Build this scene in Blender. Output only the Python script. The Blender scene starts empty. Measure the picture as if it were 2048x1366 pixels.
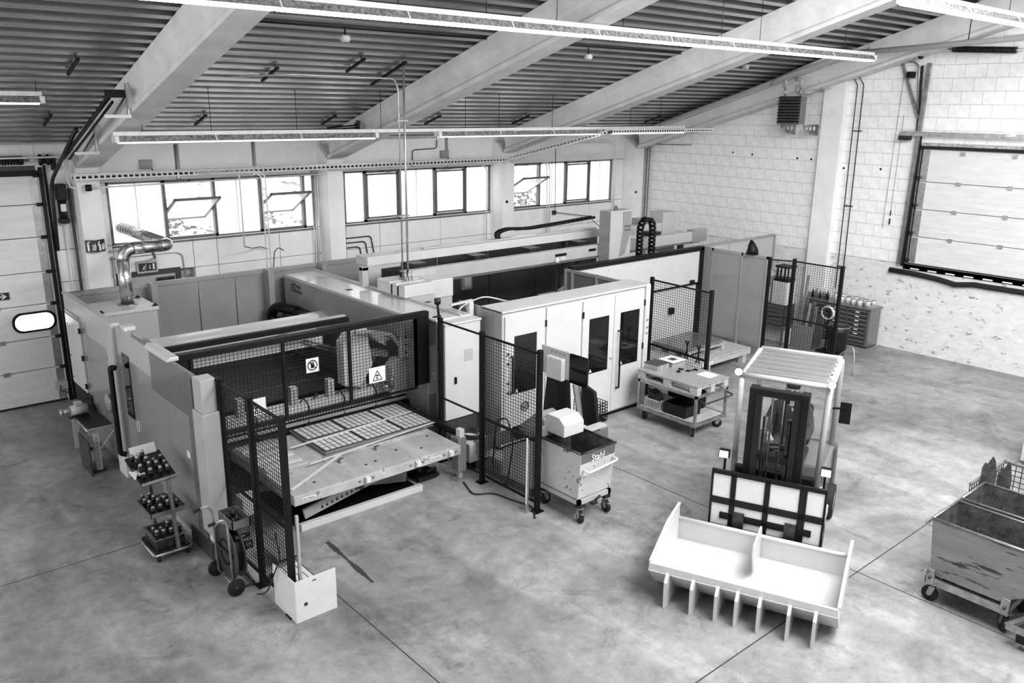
import bpy, bmesh, math, random
from mathutils import Vector, Matrix
random.seed(7)
S = bpy.context.scene
COL = S.collection
# ---------------------------------------------------------------- camera
_p, _y, _r = 0.274335650, 0.715418241, 0.0119510096
_f = Vector((math.sin(_y)*math.cos(_p), math.cos(_y)*math.cos(_p), -math.sin(_p)))
_rt = Vector((math.cos(_y), -math.sin(_y), 0.0)); _up = _rt.cross(_f)
_R = math.cos(_r)*_rt + math.sin(_r)*_up
_U = -math.sin(_r)*_rt + math.cos(_r)*_up
cam = bpy.data.cameras.new('camera'); cam.sensor_width = 36; cam.sensor_fit = 'HORIZONTAL'
cam.lens = 1680.02/2048*36; cam.clip_start = .05; cam.clip_end = 300
camo = bpy.data.objects.new('camera', cam); COL.objects.link(camo)
_m = Matrix((_R, _U, -_f)).transposed().to_4x4(); _m.translation = (0, 0, 5); camo.matrix_world = _m
S.camera = camo
# ---------------------------------------------------------------- view, world, lights
S.view_settings.view_transform = 'Standard'; S.view_settings.look = 'None'
S.view_settings.gamma = 1; S.view_settings.use_curve_mapping = False
S.view_settings.exposure = 0.16
W = bpy.data.worlds.new('overcast'); S.world = W; W.use_nodes = True
W.node_tree.nodes['Background'].inputs[0].default_value = (1, 1, 1, 1)
W.node_tree.nodes['Background'].inputs[1].default_value = 4.5
def area(name, loc, rot, sx, sy, power):
    l = bpy.data.lights.new(name, 'AREA'); l.shape = 'RECTANGLE'; l.size = sx; l.size_y = sy; l.energy = power
    o = bpy.data.objects.new(name, l); o.location = loc; o.rotation_euler = rot; COL.objects.link(o); return o
# daylight through the two long roof lights near the ridge; left light is an added fill for right wall and beam sides
area('ridge_daylight', (9.5, 2.2, 7.9), (math.radians(14), math.radians(-33), 0), 9.0, 2.0, 1250)
area('rear_roof_daylight', (9.5, -1.6, 8.75), (math.radians(52), 0, 0), 13.0, 1.8, 1000)
area('left_fill_light', (-4.7, 7.0, 3.9), (math.radians(82), 0, math.radians(-90)), 12.0, 2.4, 400)

# ---------------------------------------------------------------- materials
def lin(v): return v/12.92 if v <= .04045 else ((v+.055)/1.055)**2.4
def mat(name, v, rough=.5, metal=0.0, var=.06, scale=6.0, bump=0.0, stretch=(1, 1, 1), spots=0.0, spotv=.1, spotscale=9.0, spec=.5, coat=0.0):
    m = bpy.data.materials.new(name); m.use_nodes = True; nt = m.node_tree; n = nt.nodes; b = n['Principled BSDF']
    b.inputs['Roughness'].default_value = rough; b.inputs['Metallic'].default_value = metal
    b.inputs['Specular IOR Level'].default_value = spec
    if coat: b.inputs['Coat Weight'].default_value = coat; b.inputs['Coat Roughness'].default_value = .08
    tc = n.new('ShaderNodeTexCoord'); mp = n.new('ShaderNodeMapping'); mp.inputs['Scale'].default_value = stretch
    nt.links.new(tc.outputs['Object'], mp.inputs['Vector'])
    no = n.new('ShaderNodeTexNoise'); no.inputs['Scale'].default_value = scale; no.inputs['Detail'].default_value = 6
    no.inputs['Roughness'].default_value = .62
    nt.links.new(mp.outputs[0], no.inputs['Vector'])
    cr = n.new('ShaderNodeValToRGB'); e = cr.color_ramp.elements
    a, c = lin(max(0, v-var)), lin(min(1, v+var))
    e[0].position = .3; e[0].color = (a, a, a, 1); e[1].position = .7; e[1].color = (c, c, c, 1)
    nt.links.new(no.outputs['Fac'], cr.inputs[0]); out = cr.outputs[0]
    if spots:
        n2 = n.new('ShaderNodeTexNoise'); n2.inputs['Scale'].default_value = spotscale; n2.inputs['Detail'].default_value = 8; n2.inputs['Roughness'].default_value = .7
        nt.links.new(mp.outputs[0], n2.inputs['Vector'])
        r2 = n.new('ShaderNodeValToRGB'); r2.color_ramp.elements[0].position = .62-spots*.2; r2.color_ramp.elements[1].position = .66-spots*.14
        nt.links.new(n2.outputs['Fac'], r2.inputs[0])
        mx = n.new('ShaderNodeMixRGB'); nt.links.new(r2.outputs[0], mx.inputs[0]); nt.links.new(out, mx.inputs[1])
        s = lin(spotv); mx.inputs[2].default_value = (s, s, s, 1); out = mx.outputs[0]
    nt.links.new(out, b.inputs['Base Color'])
    if bump:
        bp = n.new('ShaderNodeBump'); bp.inputs['Strength'].default_value = bump; bp.inputs['Distance'].default_value = .01
        nt.links.new(no.outputs['Fac'], bp.inputs['Height']); nt.links.new(bp.outputs[0], b.inputs['Normal'])
    return m
def emit(name, v, k):
    m = bpy.data.materials.new(name); m.use_nodes = True; b = m.node_tree.nodes['Principled BSDF']
    b.inputs['Base Color'].default_value = (v, v, v, 1); b.inputs['Emission Color'].default_value = (1, 1, 1, 1)
    b.inputs['Emission Strength'].default_value = k; return m
WHITE = mat('white_paint', .79, .35, var=.02, scale=3)
WHITEG = mat('white_gloss_enamel', .80, .18, var=.02, scale=2, coat=.3)
WALLW = mat('white_wall_paint', .93, .8, var=.025, scale=2.5, bump=.15)
BLOCKW = mat('painted_block', .95, .85, var=.03, scale=9, bump=.5)
MORTAR = mat('dark_mortar', .66, .95, var=.16, scale=14)
PLASTER = mat('scuffed_plaster', .88, .85, var=.04, scale=4, bump=.3, spots=.16, spotv=.55, spotscale=4.5, stretch=(1, 1, 2.2))
CONC = mat('beam_concrete', .86, .75, var=.05, scale=2.2, bump=.3, spots=.0)
DECK = mat('roof_deck_metal', .76, .30, .92, var=.04, scale=1.5)
GREY = mat('grey_enamel', .54, .22, var=.02, scale=2, coat=.4)
GREYD = mat('dark_grey_enamel', .40, .25, var=.02, scale=2, coat=.35)
GREYP = mat('grey_partition_sheet', .57, .4, var=.035, scale=1.1)
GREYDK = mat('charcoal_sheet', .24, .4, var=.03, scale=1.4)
LGREY = mat('light_grey_enamel', .70, .28, var=.02, scale=2)
BLACK = mat('black_paint', .035, .5, var=.015, spec=.3)
RUBBER = mat('black_rubber', .08, .8, var=.03, scale=20)
BPLAST = mat('black_plastic', .07, .45, var=.02, spec=.35)
GLASSK = mat('smoked_glass', .06, .06, var=.01)
STEEL = mat('worn_steel', .60, .35, .8, var=.10, scale=9)
GALV = mat('galvanised_steel', .72, .32, .7, var=.08, scale=12)
DUCTM = mat('spiral_duct_tin', .82, .24, .95, var=.05, scale=5)
DARKM = mat('oily_dark_steel', .20, .35, .6, var=.10, scale=14)
RUSTY = mat('scratched_bin_paint', .47, .5, .15, var=.04, scale=5, spots=.3, spotv=.16, spotscale=7, stretch=(1, .35, 2.2))
BININ = mat('rusty_bin_inside', .24, .8, .2, var=.10, scale=9, spots=.14, spotv=.42, spotscale=20)
BINLT = mat('pale_worn_bin_paint', .78, .45, .1, var=.05, scale=3, spots=.16, spotv=.35, spotscale=6)
WOOD = mat('pallet_wood', .66, .8, var=.10, scale=5, stretch=(1, 6, 6), bump=.3)
TABLE = mat('lift_table_plate', .74, .45, .25, var=.10, scale=2.6, spots=.08, spotv=.45, spotscale=5, stretch=(1, .5, 1))
SHEET = mat('raw_steel_sheet', .68, .4, .4, var=.04, scale=1.5)
SHEETB = mat('bright_cut_sheet', .90, .4, .2, var=.04, scale=5)
PAPER = mat('paper', .84, .8, var=.02)
CARD = mat('cardboard', .62, .85, var=.05)
GALVL = mat('pale_trunking', .88, .4, .1, var=.04, scale=14)
DUSTY = mat('dusty_reflector', .46, .6, .2, var=.22, scale=22)
LAMP = emit('fluorescent_lens', .9, 7.0)
GLOWD = emit('dim_lens_and_pane_glow', .9, 1.3)
HOSE = mat('rubber_hose', .12, .5, var=.03)
SKIN = mat('skin', .68, .5, var=.02); CLOTH = mat('dark_workwear', .22, .9, var=.05, scale=14); HAIR = mat('hair', .14, .7, var=.04, scale=30)
SIGNK = mat('sign_dark', .16, .4, var=.01); SIGNW = mat('sign_white', .92, .5, var=.01)
GRAVEL = mat('gravel_bank', .72, .95, var=.22, scale=3, spots=.5, spotv=.35, spotscale=1.8)
LEAF = mat('leaf', .40, .7, var=.14, scale=8)
# floor: worn power-floated concrete
FLOOR = bpy.data.materials.new('worn_concrete_floor'); FLOOR.use_nodes = True
nt = FLOOR.node_tree; n = nt.nodes; b = n['Principled BSDF']
tc = n.new('ShaderNodeTexCoord')
def noise(sc, det=8, ro=.6, st=(1, 1, 1), dist=0.0, rz=0):
    mp = n.new('ShaderNodeMapping'); mp.inputs['Scale'].default_value = st; mp.inputs['Rotation'].default_value = (0, 0, rz); nt.links.new(tc.outputs['Object'], mp.inputs[0])
    x = n.new('ShaderNodeTexNoise'); x.inputs['Scale'].default_value = sc; x.inputs['Detail'].default_value = det
    x.inputs['Roughness'].default_value = ro; x.inputs['Distortion'].default_value = dist; nt.links.new(mp.outputs[0], x.inputs['Vector']); return x.outputs['Fac']
def ramp(src, p0, v0, p1, v1):
    r = n.new('ShaderNodeValToRGB'); e = r.color_ramp.elements; e[0].position = p0; e[0].color = (v0, v0, v0, 1); e[1].position = p1; e[1].color = (v1, v1, v1, 1)
    nt.links.new(src, r.inputs[0]); return r.outputs[0]
def mul(a, c, k=1.0, op='MULTIPLY'):
    x = n.new('ShaderNodeMixRGB'); x.blend_type = op; x.inputs[0].default_value = k; nt.links.new(a, x.inputs[1]); nt.links.new(c, x.inputs[2]); return x.outputs[0]
base = ramp(noise(.55, 9, .65, dist=.6), .3, lin(.47), .7, lin(.70))
fine = ramp(noise(5.0, 10, .75), .3, .68, .7, 1.18)
streak = ramp(noise(1.7, 7, .6, (1, .22, 1), .5, .5), .42, .80, .60, 1.05)
stain = ramp(noise(1.15, 8, .75, dist=1.4), .30, .50, .46, 1.0)
speck = ramp(noise(22, 3, .6), .24, .55, .32, 1.0)
light = ramp(noise(.8, 7, .75, dist=.8), .6, 0, .75, .14)
c = mul(mul(mul(mul(base, fine), streak), stain), speck); c = mul(c, light, 1.0, 'ADD')
nt.links.new(c, b.inputs['Base Color'])
nt.links.new(ramp(noise(1.6, 8, .6), .3, .34, .7, .58), b.inputs['Roughness'])
b.inputs['Specular IOR Level'].default_value = .45
bp = n.new('ShaderNodeBump'); bp.inputs['Strength'].default_value = .12; bp.inputs['Distance'].default_value = .01
nt.links.new(noise(9, 8, .7), bp.inputs['Height']); nt.links.new(bp.outputs[0], b.inputs['Normal'])
# glass: clear pane lets the sky show; frosted pane scatters it
def glass(name, frost):
    m = bpy.data.materials.new(name); m.use_nodes = True; nt = m.node_tree; n = nt.nodes; n.remove(n['Principled BSDF'])
    t = n.new('ShaderNodeBsdfTransparent'); g = n.new('ShaderNodeBsdfGlossy'); g.inputs['Roughness'].default_value = .05
    tr = n.new('ShaderNodeBsdfTranslucent'); m1 = n.new('ShaderNodeMixShader'); m1.inputs[0].default_value = frost
    m2 = n.new('ShaderNodeMixShader'); m2.inputs[0].default_value = .06
    nt.links.new(t.outputs[0], m1.inputs[1]); nt.links.new(tr.outputs[0], m1.inputs[2])
    nt.links.new(m1.outputs[0], m2.inputs[1]); nt.links.new(g.outputs[0], m2.inputs[2]); nt.links.new(m2.outputs[0], n['Material Output'].inputs[0])
    return m
FROST = glass('frosted_glass', .92); SEMI = glass('misted_glass', .35)

# ---------------------------------------------------------------- helpers
ORG = {}
class MB:
    def __init__(s): s.v = []; s.f = []; s.sm = []
    def add(s, vs, fs, smooth=False):
        k = len(s.v); s.v += [tuple(v) for v in vs]; s.f += [tuple(i+k for i in f) for f in fs]; s.sm += [smooth]*len(fs); return s
    def box(s, x0, x1, y0, y1, z0, z1):
        x0, x1 = sorted((x0, x1)); y0, y1 = sorted((y0, y1)); z0, z1 = sorted((z0, z1))
        return s.add([(x0,y0,z0),(x1,y0,z0),(x1,y1,z0),(x0,y1,z0),(x0,y0,z1),(x1,y0,z1),(x1,y1,z1),(x0,y1,z1)],
                     [(0,3,2,1),(4,5,6,7),(0,1,5,4),(1,2,6,5),(2,3,7,6),(3,0,4,7)])
    def bar(s, p, q, w, h, up=(0, 0, 1)):        # box beam from p to q, w wide, h high
        p = Vector(p); q = Vector(q); d = (q-p).normalized(); u = Vector(up)
        if abs(d.dot(u)) > .98: u = Vector((1, 0, 0)) if abs(d.x) < .9 else Vector((0, 1, 0))
        a = d.cross(u).normalized(); u = a.cross(d).normalized(); a *= w/2; u *= h/2
        return s.add([p-a-u, p+a-u, p+a+u, p-a+u, q-a-u, q+a-u, q+a+u, q-a+u], [(0,3,2,1),(4,5,6,7),(0,1,5,4),(1,2,6,5),(2,3,7,6),(3,0,4,7)])
    def prism(s, poly, ax, a0, a1):              # poly in the two other axes, extruded along ax
        def P(u, v, w): return {'x': (w, u, v), 'y': (u, w, v), 'z': (u, v, w)}[ax]
        k = len(poly); vs = [P(u, v, a0) for u, v in poly]+[P(u, v, a1) for u, v in poly]
        fs = [tuple(range(k))[::-1], tuple(range(k, 2*k))]+[(i, (i+1) % k, (i+1) % k+k, i+k) for i in range(k)]
        return s.add(vs, fs)
    def tube(s, pts, r, n=8, cap=True, rs=None):
        pts = [Vector(p) for p in pts]; k = len(pts); base = len(s.v); prev = None
        for i, p in enumerate(pts):
            d = (pts[min(i+1, k-1)]-pts[max(i-1, 0)]).normalized()
            if prev is None:
                u = Vector((0, 0, 1)) if abs(d.z) < .9 else Vector((1, 0, 0)); a = d.cross(u).normalized()
            else:
                a = (prev-d*prev.dot(d)).normalized()
            prev = a; b2 = d.cross(a); rr = rs[i] if rs else r
            for j in range(n):
                t = 2*math.pi*j/n; s.v.append(tuple(p+a*rr*math.cos(t)+b2*rr*math.sin(t)))
        for i in range(k-1):
            for j in range(n):
                s.f.append((base+i*n+j, base+i*n+(j+1) % n, base+(i+1)*n+(j+1) % n, base+(i+1)*n+j)); s.sm.append(True)
        if cap:
            s.f.append(tuple(base+j for j in range(n))[::-1]); s.sm.append(False)
            s.f.append(tuple(base+(k-1)*n+j for j in range(n))); s.sm.append(False)
        return s
    def cyl(s, p, q, r, n=16): return s.tube([p, q], r, n)
    def lathe(s, prof, c, ax='z', n=20):         # prof: (radius, offset along ax)
        base = len(s.v); cx, cy, cz = c; k = len(prof)
        for r, h in prof:
            for j in range(n):
                t = 2*math.pi*j/n; u, v = r*math.cos(t), r*math.sin(t)
                s.v.append({'z': (cx+u, cy+v, cz+h), 'x': (cx+h, cy+u, cz+v), 'y': (cx+u, cy+h, cz+v)}[ax])
        for i in range(k-1):
            for j in range(n):
                s.f.append((base+i*n+j, base+i*n+(j+1) % n, base+(i+1)*n+(j+1) % n, base+(i+1)*n+j)); s.sm.append(True)
        return s
    def ball(s, c, r, n=12, sc=(1, 1, 1)):
        pr = [(r*math.sin(math.pi*i/(n//2)), -r*math.cos(math.pi*i/(n//2))) for i in range(n//2+1)]
        k = len(s.v); s.lathe(pr, (0, 0, 0), 'z', n)
        for i in range(k, len(s.v)):
            v = s.v[i]; s.v[i] = (c[0]+v[0]*sc[0], c[1]+v[1]*sc[1], c[2]+v[2]*sc[2])
        return s
    def build(s, name, m, parent=None, bev=0.0, label=None, kind=None, loc=None, flip=False):
        o = ORG.get(parent, (0, 0, 0)) if parent is not None else (loc or (0, 0, 0))
        me = bpy.data.meshes.new(name); me.from_pydata([(v[0]-o[0], v[1]-o[1], v[2]-o[2]) for v in s.v], [], s.f)
        me.polygons.foreach_set('use_smooth', s.sm)
        bm = bmesh.new(); bm.from_mesh(me); bmesh.ops.recalc_face_normals(bm, faces=bm.faces); bm.to_mesh(me); bm.free()
        me.materials.append(m); ob = bpy.data.objects.new(name, me); COL.objects.link(ob)
        if parent is not None: ob.parent = parent
        else: ob.location = o
        ORG[ob] = o
        if bev:
            md = ob.modifiers.new('bevel', 'BEVEL'); md.width = bev; md.segments = 2; md.limit_method = 'ANGLE'; md.angle_limit = .7
        if label: ob['label'] = label
        if kind: ob['kind'] = kind
        return ob
def tag(o, label, cat, group=None):
    o['label'] = label; o['category'] = cat
    if group: o['group'] = group
    return o
def thing(name, label, cat, loc=(0, 0, 0), rz=0.0, group=None, local=False):
    o = bpy.data.objects.new(name, None); COL.objects.link(o); o.location = loc; o.rotation_euler = (0, 0, rz); o.empty_display_size = .1
    ORG[o] = (0, 0, 0) if local else tuple(loc); return tag(o, label, cat, group)
def struct(o): o['kind'] = 'structure'; return o
KIDS = {}
def dup(root, loc, rz=0.0, label=None, group=None):
    def rec(o, par):
        c = o.copy(); COL.objects.link(c)
        if par is not None: c.parent = par
        for ch in [q for q in ALL() if q.parent == o]: rec(ch, c)
        return c
    r = rec(root, None); r.location = loc; r.rotation_euler = (0, 0, rz)
    if label: r['label'] = label
    if group: r['group'] = group
    return r
def ALL(): return list(COL.objects)
def B(): return MB()
def bx(name, m, parent, *a, bev=0.0, **k): return MB().box(*a).build(name, m, parent, bev=bev, **k)
def text(name, s, size, loc, xdir, updir, m, parent, ext=.002):
    cu = bpy.data.curves.new(name, 'FONT'); cu.body = s; cu.size = size; cu.extrude = ext
    t = bpy.data.objects.new(name, cu); COL.objects.link(t); dg = bpy.context.evaluated_depsgraph_get()
    me = bpy.data.meshes.new_from_object(t.evaluated_get(dg)); bpy.data.objects.remove(t)
    x = Vector(xdir).normalized(); u = Vector(updir); u = (u-x*u.dot(x)).normalized(); z = x.cross(u)
    M = Matrix((x, u, z)).transposed().to_4x4(); o = ORG.get(parent, (0, 0, 0)); M.translation = Vector(loc)-Vector(o)
    me.transform(M); me.materials.clear(); me.materials.append(m)
    ob = bpy.data.objects.new(name, me); COL.objects.link(ob); ob.parent = parent; ORG[ob] = o; return ob
def arc(c, r, a0, a1, k, f):                      # points f(c, r cos, r sin)
    return [f(c, r*math.cos(a0+(a1-a0)*i/k), r*math.sin(a0+(a1-a0)*i/k)) for i in range(k+1)]
def rounded(pts, r, k=5):                         # polyline with rounded corners
    P = [Vector(p) for p in pts]; out = [P[0]]
    for i in range(1, len(P)-1):
        a = (P[i-1]-P[i]); c = (P[i+1]-P[i]); rr = min(r, a.length*.45, c.length*.45)
        s0 = P[i]+a.normalized()*rr; s1 = P[i]+c.normalized()*rr
        for j in range(k+1):
            t = j/k; out.append(s0*(1-t)**2+P[i]*2*t*(1-t)+s1*t*t)
    out.append(P[-1]); return out

YB, XR = 15.4, 17.8
def zr(y): return 4.27+.315*(YB-y)
X0R, YF = -5.0, -3.2
# ================================================================ SETTING
fl = struct(bx('floor', FLOOR, None, X0R, XR+.3, YF, YB+.2, -.2, 0))
for k, (a, c2, w) in enumerate([((3.75, YF), (3.75, 9.5), .012), ((8.45, YF), (8.45, 8.9), .014), ((X0R, 9.51), (3.0, 9.51), .010), ((3.75, 3.77), (XR, 3.77), .014)]):
    j = MB().bar((a[0], a[1], .0005), (c2[0], c2[1], .0005), w, .002).build('trim_%d' % (k+1), GREYDK, None); struct(j)
# tyre mark
mk = B()
for i in range(12):
    t = i/12; mk.bar((4.22-.05*t, 8.15-1.1*t, .001), (4.22-.05*(t+1/12), 8.15-1.1*(t+1/12), .001), .05+.02*math.sin(i), .001)
tag(mk.build('tyre_mark', GREYDK, None), 'short dark rubber skid mark on the floor beside the lift table', 'mark')

# --- ceiling: trapezoidal steel deck, ribs run along X
def deck():
    b = B(); per = .25; y = YB+.1; i = 0
    k = Vector((0, -1, .315)).normalized(); nrm = Vector((0, .315, 1)).normalized()
    L = (YB+.1-YF)/abs(k.y); prof = []; s = 0
    while s < L:
        prof += [(s, 0), (s+.10, 0), (s+.112, .15), (s+.238, .15)]; s += per
    pts = []
    o = Vector((0, YB+.1, zr(YB+.1)))
    for s, h in prof: pts.append(o+k*s+nrm*h)
    vs = []; fs = []
    for p in pts: vs += [(X0R, p.y, p.z), (XR+.2, p.y, p.z)]
    for i in range(len(pts)-1): fs.append((2*i, 2*i+1, 2*i+3, 2*i+2))
    b.add(vs, fs)
    # outer skin keeps the sky out
    p0, p1 = o+nrm*.14, o+k*L+nrm*.17; m = len(vs)
    b.add([(X0R-.3, p0.y+.3, p0.z-.09), (XR+.5, p0.y+.3, p0.z-.09), (XR+.5, p1.y, p1.z), (X0R-.3, p1.y, p1.z)], [(0, 1, 2, 3)])
    return b
struct(deck().build('ceiling', DECK, None))
# --- precast roof beams
def beam(name, x0, x1, y0=YF, y1=15.0):
    w = x1-x0; t = .055; h = .45
    prof = [(0, 0), (w, 0), (w, .07), (w-t, .11), (w-t, .27), (w, .33), (w, h), (0, h), (0, .33), (t, .27), (t, .11), (0, .07)]
    b = B(); k = len(prof)
    vs = [(x0+u, y, zr(y)+(v-h)*(1 if y > 10 or v > .3 else 1)-(0 if v > .3 else .019*(15-y))) for y in (y1, y0) for u, v in prof]
    b.add(vs, [tuple(range(k)), tuple(range(k, 2*k))[::-1]]+[(i, (i+1) % k, (i+1) % k+k, i+k) for i in range(k)])
    o = b.build(name, CONC, None, bev=.012); return struct(o)
BX = [(3.70, 4.08), (8.2, 8.58), (12.7, 13.08), (17.32, 17.7)]
for i, (a, c2) in enumerate(BX): beam('trim_beam_%d' % (i+1), a, c2)
for i, (a, c2) in enumerate([(3.68, 4.03), (8.2, 8.55), (12.7, 13.05), (17.25, 17.62)]):
    b = B().prism([(15.0, 0), (15.4, 0), (15.4, zr(15.4)-.05), (15.0, zr(15.0)-.46)], 'x', a, c2)
    struct(b.build('trim_column_%d' % (i+1), WALLW, None, bev=.012))
# --- back wall: sandwich panels with joints, three window strips
wb = struct(bx('wall_back', WALLW, None, X0R, -1.2, YB, YB+.22, 0, 4.6))
def panel(x0, x1, z0, z1, g=.006, m=WALLW): return bx('wall_panel', m, wb, x0+g, x1-g, YB, YB+.2, z0+g, z1-g)
SX = [(4.22, 8.12), (8.78, 12.66), (13.05, 16.83)]
Z0, Z1 = 2.59, 3.65
edges = [3.2, 4.22, 5.6, 6.05, 7.3, 8.12, 8.78, 9.6, 11.2, 12.66, 13.05, 14.6, 16.0, 16.83, 17.8]
for a, c2 in zip(edges[:-1], edges[1:]):
    door = (a >= 4.2 and c2 <= 5.61)
    inst = any(a >= s0-.01 and c2 <= s1+.01 for s0, s1 in SX)
    if door:
        panel(a, c2, 2.05, Z0)
    else:
        panel(a, c2, 0, 2.05); panel(a, c2, 2.05, Z0)
    if not inst: panel(a, c2, Z0, Z1)
for a, c2 in [(3.2, 5.42), (5.5, 6.86), (6.93, 8.3), (8.3, 11.35), (11.43, 13.05), (13.05, 17.8)]:
    panel(a, c2, Z1, 4.32)
bx('backing', MORTAR, wb, 3.2, 17.8, YB+.205, YB+.24, 0, Z0); bx('backing', MORTAR, wb, 3.2, 17.8, YB+.205, YB+.24, Z1, 4.5)
bx('lintel', WALLW, wb, -1.2, 3.2, YB, YB+.22, 3.98, 4.6)
# exit door in the wall (head seen above the partition)
d1 = struct(bx('door_1', LGREY, None, 4.3, 5.25, YB+.03, YB+.09, 0, 2.0)); bx('door_frame', GREYDK, d1, 4.22, 5.33, YB-.015, YB+.03, 2.0, 2.09)
bx('door_frame', GREYDK, d1, 4.22, 4.3, YB-.015, YB+.1, 0, 2.0); bx('door_frame', GREYDK, d1, 5.25, 5.33, YB-.015, YB+.1, 0, 2.0)
bx('door_closer', DARKM, d1, 4.9, 5.2, YB-.06, YB+.02, 1.86, 1.94)
# --- windows
FRM = mat('window_frame', .42, .4, .3, var=.04)
wn = [0]
def window_strip(x0, x1, cells):
    wn[0] += 1
    w = struct(MB().box(x0, x1, YB+.02, YB+.1, Z0-.02, Z0+.02).box(x0, x1, YB+.02, YB+.1, Z1-.03, Z1+.01).box(x0, x0+.04, YB+.02, YB+.1, Z0, Z1).box(x1-.04, x1, YB+.02, YB+.1, Z0, Z1).build('window_%d' % wn[0], FRM, None))
    ORG[w] = (0, 0, 0)
    bx('window_sill', FRM, w, x0, x1, YB-.02, YB+.1, Z0-.05, Z0-.02)
    for kind, a, c2 in cells:
        if kind == 'f':
            n2 = max(1, round((c2-a)/.48)); st = (c2-a)/n2
            for i in range(n2):
                bx('pane', FROST, w, a+i*st+.004, a+(i+1)*st-.004, YB+.05, YB+.062, Z0+.02, Z1-.03)
                if i: bx('glazing_bar', PAPER, w, a+i*st-.006, a+i*st+.006, YB+.045, YB+.07, Z0+.02, Z1-.03)
        else:
            fr = MB().box(a, a+.05, YB, YB+.1, Z0, Z1).box(c2-.05, c2, YB, YB+.1, Z0, Z1).box(a, c2, YB, YB+.1, Z0, Z0+.05).box(a, c2, YB, YB+.1, Z1-.05, Z1).build('frame', FRM, w)
            zc = (Z0+Z1)/2; hh = (Z1-Z0)/2-.06
            ang = {'s': 0, 'o': math.radians(62), 'p': math.radians(56)}[kind]
            R = Matrix.Rotation(ang, 3, 'X'); cc = Vector(((a+c2)/2, YB+.03, zc)); hw = (c2-a)/2-.055
            def bq(b, xa, xb, ya, yb, za, zb):
                k = len(b.v); b.box(xa, xb, ya, yb, za, zb)
                for i in range(k, len(b.v)): b.v[i] = tuple(cc+R @ Vector(b.v[i]))
                return b
            s_ = B()
            for q in [(-hw, -hw+.035, -.02, .02, -hh, hh), (hw-.035, hw, -.02, .02, -hh, hh), (-hw, hw, -.02, .02, -hh, -hh+.035), (-hw, hw, -.02, .02, hh-.035, hh)]: bq(s_, *q)
            sh = s_.build('sash', FRM, w)
            bq(B(), -hw+.035, hw-.035, -.005, .005, -hh+.035, hh-.035).build('pane', FROST if kind == 's' else SEMI, sh)
            MB().cyl(((a+c2)/2-.03, YB-.01, Z1-.03), ((a+c2)/2+.03, YB-.01, Z1-.03), .015, 8).build('catch', DARKM, sh)
    return w
window_strip(4.22, 8.12, [('f', 4.26, 5.15), ('o', 5.15, 6.1), ('f', 6.1, 6.95), ('o', 6.95, 7.9), ('f', 7.9, 8.08)])
window_strip(8.78, 12.66, [('f', 8.82, 9.26), ('s', 9.26, 10.15), ('f', 10.15, 11.04), ('s', 11.04, 11.95), ('f', 11.95, 12.62)])
window_strip(13.05, 16.83, [('o', 13.3, 14.25), ('f', 14.25, 15.1), ('s', 15.1, 16.0), ('f', 16.0, 16.79)])
# outside: planted bank
ob = B()
for i in range(24):
    for j in range(14):
        x = -6+i*1.3; y = 17+j*.9
        z = lambda x, y: -.2+max(0, (y-17.5))*.36+.25*math.sin(x*1.7)*math.cos(y*1.3)
        ob.add([(x, y, z(x, y)), (x+1.3, y, z(x+1.3, y)), (x+1.3, y+.9, z(x+1.3, y+.9)), (x, y+.9, z(x, y+.9))], [(0, 1, 2, 3)])
tag(ob.build('ground', GRAVEL, None), 'rough stony bank outside below the open windows', 'ground')['kind'] = 'structure'
for k, (x, y, lb) in enumerate([(6.9, 20.5, 'leafy bush on the bank seen through the left open window'), (9.3, 21.5, 'leafy bush on the bank seen through the second open window'), (18.2, 20.5, 'tall grassy bush seen through the open window nearest the far corner')]):
    t = thing('bush', lb, 'bush', (x, y, .8)); lf = B(); rr = random.Random(k)
    for i in range(420):
        a = rr.uniform(0, 6.28); r = rr.uniform(0, 1.1); h = rr.uniform(0, 1.8)*(1-r*.4)
        p = Vector((x+r*math.cos(a), y+r*math.sin(a), .8+h)); d = Vector((rr.uniform(-1, 1), rr.uniform(-1, 1), rr.uniform(-.3, 1))).normalized()*.16; e = d.cross(Vector((rr.random(), rr.random(), rr.random()))).normalized()*.05
        lf.add([p, p+d*.5+e, p+d, p+d*.5-e], [(0, 1, 2, 3)])
    lf.build('foliage', LEAF, t, kind='stuff'); B().cyl((x, y, .3), (x, y, 1.6), .05, 8).build('stem', DARKM, t)
# --- right wall: painted block above, plaster plinth below, pilaster
wr = struct(bx('wall_right', PLASTER, None, XR, XR+.25, YF, YB+.25, 0, 1.85))
bx('mortar', MORTAR, wr, XR+.012, XR+.24, 7.86, YB+.2, 1.85, 7.2)
bx('mortar', MORTAR, wr, XR+.012, XR+.24, YF, 7.86, 4.30, 11.0); bx('mortar', MORTAR, wr, XR+.012, XR+.24, YF, 2.6, 1.85, 4.3)
blocks = []
cache = {}
def blk(y0, y1, z0, z1, slope):
    g = .0035
    zt = [min(z1, zr(y)+.1) for y in (y0, y1)]
    key = (round(y1-y0, 3), round(z1-z0, 3))
    if key not in cache:
        b = B().box(-.012, .0, g, (y1-y0)-g, g, (z1-z0)-g)
        o = b.build('block', BLOCKW, None); cache[key] = o.data; COL.objects.unlink(o); bpy.data.objects.remove(o)
    o = bpy.data.objects.new('block', cache[key]); COL.objects.link(o); o.parent = wr; o.location = (XR+.012+random.choice((0, 0, 0, .0015, -.001)), y0, z0)
rest = B(); cnt = 0
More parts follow.
